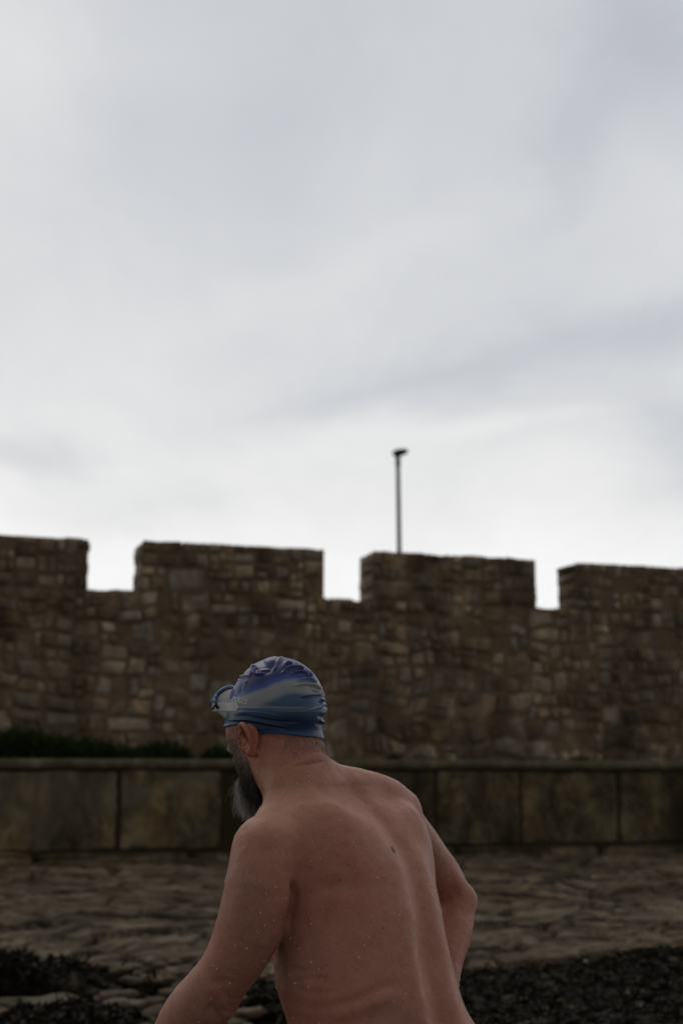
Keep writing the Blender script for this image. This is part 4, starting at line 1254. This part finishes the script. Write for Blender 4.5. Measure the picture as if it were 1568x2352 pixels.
# raised white lettering on the side of the cap
tcu = bpy.data.curves.new('lettering', 'FONT'); tcu.body = 'ZOGGS'; tcu.size = 1.0; tcu.resolution_u = 3; tcu.offset = .008
tob = bpy.data.objects.new('lettering_src', tcu); col.objects.link(tob)
bpy.context.view_layer.update()
tm = tob.evaluated_get(bpy.context.evaluated_depsgraph_get()).to_mesh()
tv = np.array([v.co[:] for v in tm.vertices]); tf = [tuple(p.vertices) for p in tm.polygons]
tv[:, 0] = (tv[:, 0] - tv[:, 0].min()) / (tv[:, 0].max() - tv[:, 0].min()); tv[:, 1] = (tv[:, 1] - tv[:, 1].min()) / (tv[:, 1].max() - tv[:, 1].min())
bpy.data.objects.remove(tob)
TV = []
for x, y in tv[:, :2]:
    X = 391 + x * 62 + y * 9; Y = 243 + x * 16 - y * (17 + 2 * x)
    p, n = cap_pt(X, Y, .0022); TV.append(p)
TV = np.array(TV)
lt = mesh_obj('lettering', TV, tf, plain_mat('letter_print', (.62, .63, .66), .35, var=.05), cap, False)
sm_ = lt.modifiers.new('thick', 'SOLIDIFY'); sm_.thickness = .0006; sm_.offset = 0

# ------------------------------------------------------------------ goggles pushed up on the forehead
gog = empty('swim_goggles', tuple(H(.1, 0, .02)))
tag(gog, 'blue rimmed swim goggles with clear ridged strap pushed up on the cap', 'goggles')
clear, bb, pr, o = new_mat('clear_silicone')
pr.inputs['Base Color'].default_value = (.86, .89, .94, 1); pr.inputs['Roughness'].default_value = .22; pr.inputs['Specular IOR Level'].default_value = .8
tr = bb.n('ShaderNodeBsdfTransparent'); tr.inputs[0].default_value = (.93, .94, .96, 1)
mx = bb.n('ShaderNodeMixShader'); mx.inputs[0].default_value = .50
clear.node_tree.links.new(tr.outputs[0], mx.inputs[1]); clear.node_tree.links.new(pr.outputs[0], mx.inputs[2]); clear.node_tree.links.new(mx.outputs[0], o.inputs[0])
ridge_m, bb, pr, o = new_mat('clear_ridged_band')
pr.inputs['Base Color'].default_value = (.85, .87, .92, 1); pr.inputs['Roughness'].default_value = .25; pr.inputs['Specular IOR Level'].default_value = .8
tr = bb.n('ShaderNodeBsdfTransparent'); mx = bb.n('ShaderNodeMixShader'); mx.inputs[0].default_value = .42
ridge_m.node_tree.links.new(tr.outputs[0], mx.inputs[1]); ridge_m.node_tree.links.new(pr.outputs[0], mx.inputs[2]); ridge_m.node_tree.links.new(mx.outputs[0], o.inputs[0])
thin, bb, pr, o = new_mat('clear_strap')
pr.inputs['Base Color'].default_value = (.6, .65, .72, 1); pr.inputs['Roughness'].default_value = .25
tr = bb.n('ShaderNodeBsdfTransparent'); mx = bb.n('ShaderNodeMixShader'); mx.inputs[0].default_value = .10
thin.node_tree.links.new(tr.outputs[0], mx.inputs[1]); thin.node_tree.links.new(pr.outputs[0], mx.inputs[2]); thin.node_tree.links.new(mx.outputs[0], o.inputs[0])
blue = plain_mat('blue_rim', (.03, .14, .34), .25, var=.6, scale=160)
black = plain_mat('black_clip', (.008, .009, .011), .3)
lens_m, bb, pr, o = new_mat('goggle_lens')
pr.inputs['Base Color'].default_value = (.35, .38, .46, 1); pr.inputs['Roughness'].default_value = .06
tr = bb.n('ShaderNodeBsdfTransparent'); tr.inputs[0].default_value = (.6, .65, .75, 1); mx = bb.n('ShaderNodeMixShader'); mx.inputs[0].default_value = .5
lens_m.node_tree.links.new(tr.outputs[0], mx.inputs[1]); lens_m.node_tree.links.new(pr.outputs[0], mx.inputs[2]); lens_m.node_tree.links.new(mx.outputs[0], o.inputs[0])

def tube(pts, rad, n=10, closed=False, flat=1.0, upv=None):
    pts = np.array(pts); N = len(pts); V = []
    rad = np.broadcast_to(rad, (N,))
    for i in range(N):
        t = nrm(pts[(i + 1) % N] - pts[i - 1]) if closed else nrm(pts[min(i + 1, N - 1)] - pts[max(i - 1, 0)])
        u_ = nrm(np.cross(t, upv if upv is not None else UH + FH * .01)); w_ = np.cross(t, u_)
        for a in np.linspace(0, 2 * math.pi, n, endpoint=False): V.append(pts[i] + rad[i] * (math.cos(a) * u_ * flat + math.sin(a) * w_))
    F = [(i * n + j, i * n + (j + 1) % n, ((i + 1) % N) * n + (j + 1) % n, ((i + 1) % N) * n + j) for i in range(N if closed else N - 1) for j in range(n)]
    if not closed: F += [tuple(range(n))[::-1], tuple(range((N - 1) * n, N * n))]
    return np.array(V), F
for q in (1, -1):
    axd = nrm(FH * .72 + UH * .66 + LH * q * .18)                 # the way the lens looks
    lat = nrm(LH * q - axd * (LH * q @ axd)); upg = np.cross(axd, lat) * (q if False else 1)
    upg = nrm(upg if upg @ UH > 0 else -upg)
    cc0 = H(.068, q * .034, -.006 + (.007 if q < 0 else 0))                                 # seat of the cup, inside the cap surface
    th = np.linspace(0, 2 * math.pi, 64, endpoint=False)
    def ringp(dist, ru, rv, lift=0.0, sk=0.0):
        c = cc0 + axd * dist + upg * lift
        e = .86
        x = np.sign(np.cos(th)) * np.abs(np.cos(th)) ** e * ru; y = np.sign(np.sin(th)) * np.abs(np.sin(th)) ** e * rv * (1 - .18 * np.cos(th) * 0)
        return c + x[:, None] * lat + y[:, None] * upg
    rings = [ringp(-.006, .036, .0255, .003), ringp(.008, .0360, .0258, .003), ringp(.020, .0345, .0256, .002), ringp(.030, .0315, .0250, .001), ringp(.037, .0290, .0245)]
    V_ = np.vstack(rings); F_ = [(k * 64 + j, k * 64 + (j + 1) % 64, (k + 1) * 64 + (j + 1) % 64, (k + 1) * 64 + j) for k in range(len(rings) - 1) for j in range(64)]
    cup = mesh_obj('eye_cup', V_, F_, clear, gog)
    V_, F_ = tube(ringp(.0385, .0290, .0246), .0034, 10, True, upv=axd)
    rim = mesh_obj('rim', V_, F_, blue, gog)
    V_, F_ = tube(ringp(.0345, .0300, .0256), .0022, 8, True, upv=axd)
    mesh_obj('gasket', V_, F_, black, rim)
    lr = [ringp(.0400, .0270, .0242), ringp(.0425, .018, .016), ringp(.0430, .0005, .0005)]
    V_ = np.vstack(lr); F_ = [(k * 64 + j, k * 64 + (j + 1) % 64, (k + 1) * 64 + (j + 1) % 64, (k + 1) * 64 + j) for k in range(2) for j in range(64)]
    mesh_obj('lens', V_, F_, lens_m, gog)
    # blue arm and black clip at the outer side
    o0 = cc0 + axd * .036 + lat * .030
    pts = [o0 + upg * .010, o0 + lat * .004 - upg * .002 - axd * .002, o0 + lat * .006 - upg * .012 - axd * .008]
    V_, F_ = tube(pts, [.0032, .0036, .0028], 10, upv=FH); mesh_obj('blue_arm', V_, F_, blue, gog)
    pts = [o0 + lat * .007 + upg * .003 - axd * .003, o0 + lat * .012 + upg * .001 - axd * .012, o0 + lat * .013 - upg * .003 - axd * .024]
    V_, F_ = tube(pts, [.0030, .0026, .0036], 10, upv=UH); ck = mesh_obj('clip', V_, F_, black, gog)
    pts = [o0 + lat * .013 + upg * .000 - axd * .014, o0 + lat * .0155 - upg * .012 - axd * .015]
    V_, F_ = tube(pts, [.0020, .0020], 8, upv=FH); mesh_obj('clip_leg', V_, F_, black, ck)
nb = [H(.116, x, .012 + .004 * math.cos(x * 180)) for x in np.linspace(-.016, .016, 9)]
V_, F_ = tube(nb, .003, 10); mesh_obj('nose_bridge', V_, F_, blue, gog)

# strap round the cap: a ridged clear buckle on each side, then a thin clear band round the back
def band(name, azr, uf, hf, off, thick, mat, n=160, ridges=0.0, parent=None):
    """azr degrees from..to; uf height (head units), hf band height"""
    V = []; m = 9
    for i, dg in enumerate(np.linspace(*azr, n)):
        u0 = uf(dg); h = hf(dg)
        for layer in (0, 1):
            for j in range(m):
                uu = u0 + (j / (m - 1) - .5) * h
                e_ = np.arctan2(uu + .010, .095); a_ = math.radians(dg)
                for _ in range(3):
                    r0 = rint(np.array([a_ % (2 * math.pi)]), np.array([e_]))[0] + .0035; e_ = math.asin(np.clip((uu + .010) / r0, -.99, .99))
                ia = int(round((a_ % (2 * math.pi)) / (2 * math.pi) * NA)) % NA
                el0 = elo[ia]; ie = int(np.clip((e_ - el0) / (math.pi / 2 - el0) * (NE - 1), 0, NE - 1))
                r0 += max(0, cd[ia * NE + ie])
                d_ = np.array([math.cos(e_) * math.cos(a_), math.cos(e_) * math.sin(a_), math.sin(e_)]) @ MH
                rg = ridges * (.5 + .5 * math.sin(i * 2 * math.pi / 7.0)) * (0 if j in (0, m - 1) else 1)
                V.append(C0 + d_ * (r0 + off(dg) + (thick + rg if layer else 0)))
    V = np.array(V).reshape(n, 2, m, 3); st = 2 * m
    F = []
    for i in range(n - 1):
        for j in range(m - 1):
            b0 = i * st + j; F.append((b0 + m, b0 + m + 1, b0 + m + 1 + st, b0 + m + st)); F.append((b0, b0 + st, b0 + st + 1, b0 + 1))
        for j, s_ in ((0, 1), (m - 1, -1)):
            b0 = i * st + j; F.append((b0, b0 + m, b0 + m + st, b0 + st))
    for i in (0, n - 1):
        for j in range(m - 1): b0 = i * st + j; F.append((b0, b0 + 1, b0 + m + 1, b0 + m))
    return mesh_obj(name, V.reshape(-1, 3), F, mat, parent, False)
for q in (1, -1):
    def cs(dg, uu, off):
        a_ = math.radians(dg * q) % (2 * math.pi); e_ = math.atan2(uu + .010, .095)
        r0 = rint(np.array([a_]), np.array([e_]))[0] + .0045
        return C0 + np.array([math.cos(e_) * math.cos(a_), math.cos(e_) * math.sin(a_), math.sin(e_)]) @ MH * (r0 + off)
    P0 = [H(.088, q * .066, -.003), H(.086, q * .078, -.001), cs(52, -.002, .006), cs(64, -.003, .0015), cs(78, -.004, .001)]
    P0 = [2 * P0[0] - P0[1]] + P0 + [2 * P0[-1] - P0[-2]]; pts = []
    for k in range(1, 5):
        for t in np.linspace(0, 1, 28, endpoint=False):
            p0, p1, p2, p3 = P0[k - 1:k + 3]
            pts.append(.5 * (2 * p1 + (-p0 + p2) * t + (2 * p0 - 5 * p1 + 4 * p2 - p3) * t * t + (-p0 + 3 * p1 - 3 * p2 + p3) * t ** 3))
    pts = np.array(pts); n = len(pts); Vr = []
    for k in range(n):
        t = nrm(pts[min(k + 1, n - 1)] - pts[max(k - 1, 0)]); nn_ = nrm(np.cross(t, UH) * q); nn_ = nn_ if nn_ @ (pts[k] - C0) > 0 else -nn_
        hh_ = .0080 * (1 if k < n - 10 else max(.35, (n - k) / 10)) * min(1, .35 + k / 14); rg = .0006 + .0014 * (k % 8 < 4)
        for (uu, oo) in ((-1, 0), (-1, rg + .001), (1, rg + .001), (1, 0)): Vr.append(pts[k] + UH * hh_ * uu + nn_ * oo)
    Fr = [(k * 4 + a, k * 4 + (a + 1) % 4, k * 4 + 4 + (a + 1) % 4, k * 4 + 4 + a) for k in range(n - 1) for a in range(4)]
    Fr += [(0, 1, 2, 3), ((n - 1) * 4 + 3, (n - 1) * 4 + 2, (n - 1) * 4 + 1, (n - 1) * 4)]
    mesh_obj('ridged_strap', np.array(Vr), Fr, ridge_m, gog, False)
    V_, F_ = tube([cap_pt(327 + t * 70, 280 + 2.0 * t, .0)[0] + LH * .004 if q > 0 else H(.09 - t * .03, -.05 - .025 * t, -.008) for t in np.linspace(0, 1, 12)], .0009, 6)
    mesh_obj('strap_edge', V_, F_, clear, gog)
band('rear_strap', (68, 292), lambda d: -.002 - .010 * math.sin(math.radians(d) - 1.2) ** 2, lambda d: .009, lambda d: .0004, .0010, thin, 260, 0.0, gog)

# ------------------------------------------------------------------ hair: beard, sideburn, nape, lashes
def strands(roots, dirs, lens, rad, curl, rs, K=7, grav=None):
    N = len(roots); t = np.linspace(0, 1, K)
    p = np.zeros((N, K, 3)); p[:, 0] = roots
    d_ = dirs.copy(); ph = rs.rand(N, 1) * 6.3; a1 = rs.normal(size=(N, 3)); a2 = rs.normal(size=(N, 3))
    for k in range(1, K):
        w = curl[:, None] * (np.sin(ph + k * 1.5) * a1 + np.cos(ph + k * 1.1) * a2)
        dd = d_ + w + (grav if grav is not None else 0) * (k / K)
        dd /= np.linalg.norm(dd, axis=1)[:, None]
        p[:, k] = p[:, k - 1] + dd * (lens / (K - 1))[:, None]; d_ = dd
    sd_ = np.cross(dirs, [.3, .5, .8]); sd_ /= np.linalg.norm(sd_, axis=1)[:, None] + 1e-9; s2 = np.cross(sd_, dirs)
    V = []
    for a in range(3):
        o_ = math.cos(a * 2.094) * sd_ + math.sin(a * 2.094) * s2
        V.append(p + o_[:, None] * (rad[:, None] * (1 - .75 * t)[None])[..., None])
    V = np.stack(V, 2)                                            # N,K,3,3
    i = np.arange(N)[:, None, None] * (K * 3) + np.arange(K - 1)[None, :, None] * 3; a = np.arange(3)[None, None]; a2_ = (a + 1) % 3
    F = np.stack([i + a, i + a2_, i + 3 + a2_, i + 3 + a], -1).reshape(-1, 4)
    return V.reshape(-1, 3), F
hair_m = leaf_material('hair', [(0, (.010, .008, .008)), (.5, (.05, .04, .034)), (.8, (.22, .20, .185)), (1, (.66, .64, .62))], .45, .5)
def hair(name, n, mask, length, dirf, grey, parent, rad=.00016, curl=.25, seed=1, grav=None, K=7):
    r = np.random.RandomState(seed)
    w = mask(hl); w = w / w.sum(); ix = r.choice(len(BV), n, p=w)
    rt = BV[ix] + r.normal(size=(n, 3)) * .0012 - BN[ix] * .0005
    q = hl[ix]; ln = length(q, r); dr = dirf(q, BN[ix], r); dr /= np.linalg.norm(dr, axis=1)[:, None]
    V, F = strands(rt, dr, ln, np.full(n, rad) * r.uniform(.7, 1.3, n), np.full(n, curl) * r.uniform(.3, 1.5, n), r, K=K, grav=grav)
    g = np.clip(grey(q, r), 0, 1); c = np.repeat(g, K * 3)
    o = mesh_obj(name, V, F, hair_m, parent, True, {'leaf': np.stack([c, c, c], 1)})
    return tag(o, kind='stuff')
hz = BV[:, 2] > 1.18
def m_beard(q):
    f, l, u = q[:, 0], np.abs(q[:, 1]), q[:, 2]
    side = (u < -.060) & (u > -.20) & (f > np.interp(-u, [.06, .085, .11, .14, .17], [.024, .014, -.004, -.012, .0])) & (f < .14)
    mo = (l < .030) & (u > -.092) & (f > .07)                     # keep the nose and upper lip line clear
    side &= ~((u > -.078) & (l < .040) & (f > .05))
    return (side & hz).astype(float) * np.clip(.15 + (-.055 - u) / .06, .1, 1)
down = -UH
def b_len(q, r):
    L = np.interp(-q[:, 2], [.06, .10, .125, .14, .155], [.004, .006, .009, .020, .032])
    L = L + np.where((q[:, 0] > .035) & (q[:, 2] < -.13) & (np.abs(q[:, 1]) < .03), .030 * r.rand(len(q)), 0)
    return L * r.uniform(.6, 1.15, len(q))
def b_dir(q, n, r):
    k = np.interp(-q[:, 2], [.06, .10, .15], [.45, .30, .10])[:, None]
    return n * k + down * 1.0 - FH * .10 - FH * .25 * np.clip((.11 + q[:, 2]) / .05, 0, 1)[:, None] + r.normal(size=n.shape) * .22
def b_grey(q, r):
    side = np.interp(-q[:, 2], [.06, .125, .15], [.80, .58, .12]) + np.where((q[:, 0] > .062) & (np.abs(q[:, 1]) < .02), .6, 0)
    return side + r.normal(size=len(q)) * .16
hair('beard', 22000, m_beard, b_len, b_dir, b_grey, person, rad=.00022, seed=2, curl=.22, grav=down * .6)
# long grey tuft at the chin
hair('chin_tuft', 6000, lambda q: ((q[:, 2] < -.125) & (q[:, 0] > .046) & (q[:, 0] < .068) & (q[:, 1] > -.025) & (q[:, 1] < .022) & hz).astype(float), lambda q, r: r.uniform(.035, .070, len(q)) , lambda q, n, r: down + n * .03 - FH * .22 + LH * .01 + r.normal(size=n.shape) * .16,
     lambda q, r: .97 + r.normal(size=len(q)) * .10, person, rad=.00026, curl=.42, seed=5, grav=down * .5, K=10)
hair('sideburn', 1500, lambda q: ((q[:, 2] < -.040) & (q[:, 2] > -.105) & (q[:, 0] > .022) & (q[:, 0] < .056) & (np.abs(q[:, 1]) > .045) & hz).astype(float), lambda q, r: r.uniform(.004, .009, len(q)),
     lambda q, n, r: n * .45 + down + r.normal(size=n.shape) * .3, lambda q, r: .80 + r.normal(size=len(q)) * .18, person, rad=.00018, curl=.2, seed=6)
hair('nape_hair', 5200, lambda q: ((q[:, 2] < -.055) & (q[:, 2] > -.125) & (q[:, 0] < -.035) & hz).astype(float) * np.clip((.125 + q[:, 2]) / .05, .12, 1) * np.where(q[:, 0] < -.065, 1.8, 1), lambda q, r: r.uniform(.002, .006, len(q)) + np.where(q[:, 0] < -.065, .009 * r.rand(len(q)), 0),
     lambda q, n, r: n * .5 + down + r.normal(size=n.shape) * .35, lambda q, r: .76 + r.normal(size=len(q)) * .12, person, rad=.00012, curl=.2, seed=7)

# swim shorts, below the edge of the picture
SH = []
for q, st in ((1, .16), (-1, -.20)):
    hp = hipc + LT * q * .095; kn = hp + FT * (st * .75 + .05) + np.array([0, 0, -.41])
    cone(hp, hp * .45 + kn * .55, .112, .100, k=.05, lst=SH)
    ell(hp - FT * .06 + np.array([0, 0, -.02]), (.108, .108, .12), k=.05, lst=SH)
def sh_t(P_): return torso_fn(P_) - .006
SH.append(Prim(lambda P_: np.maximum(sh_t(P_), P_[:, 2] - .835), tc_, .8, .01))
sv, sf = surface_nets(axis(-.35, .45, [], .012), axis(2.2, 3.1, [], .012), axis(.50, .88, [], .012), SH)
mesh_obj('swim_shorts', sv, sf, plain_mat('shorts_cloth', (.01, .012, .03), .8), person)
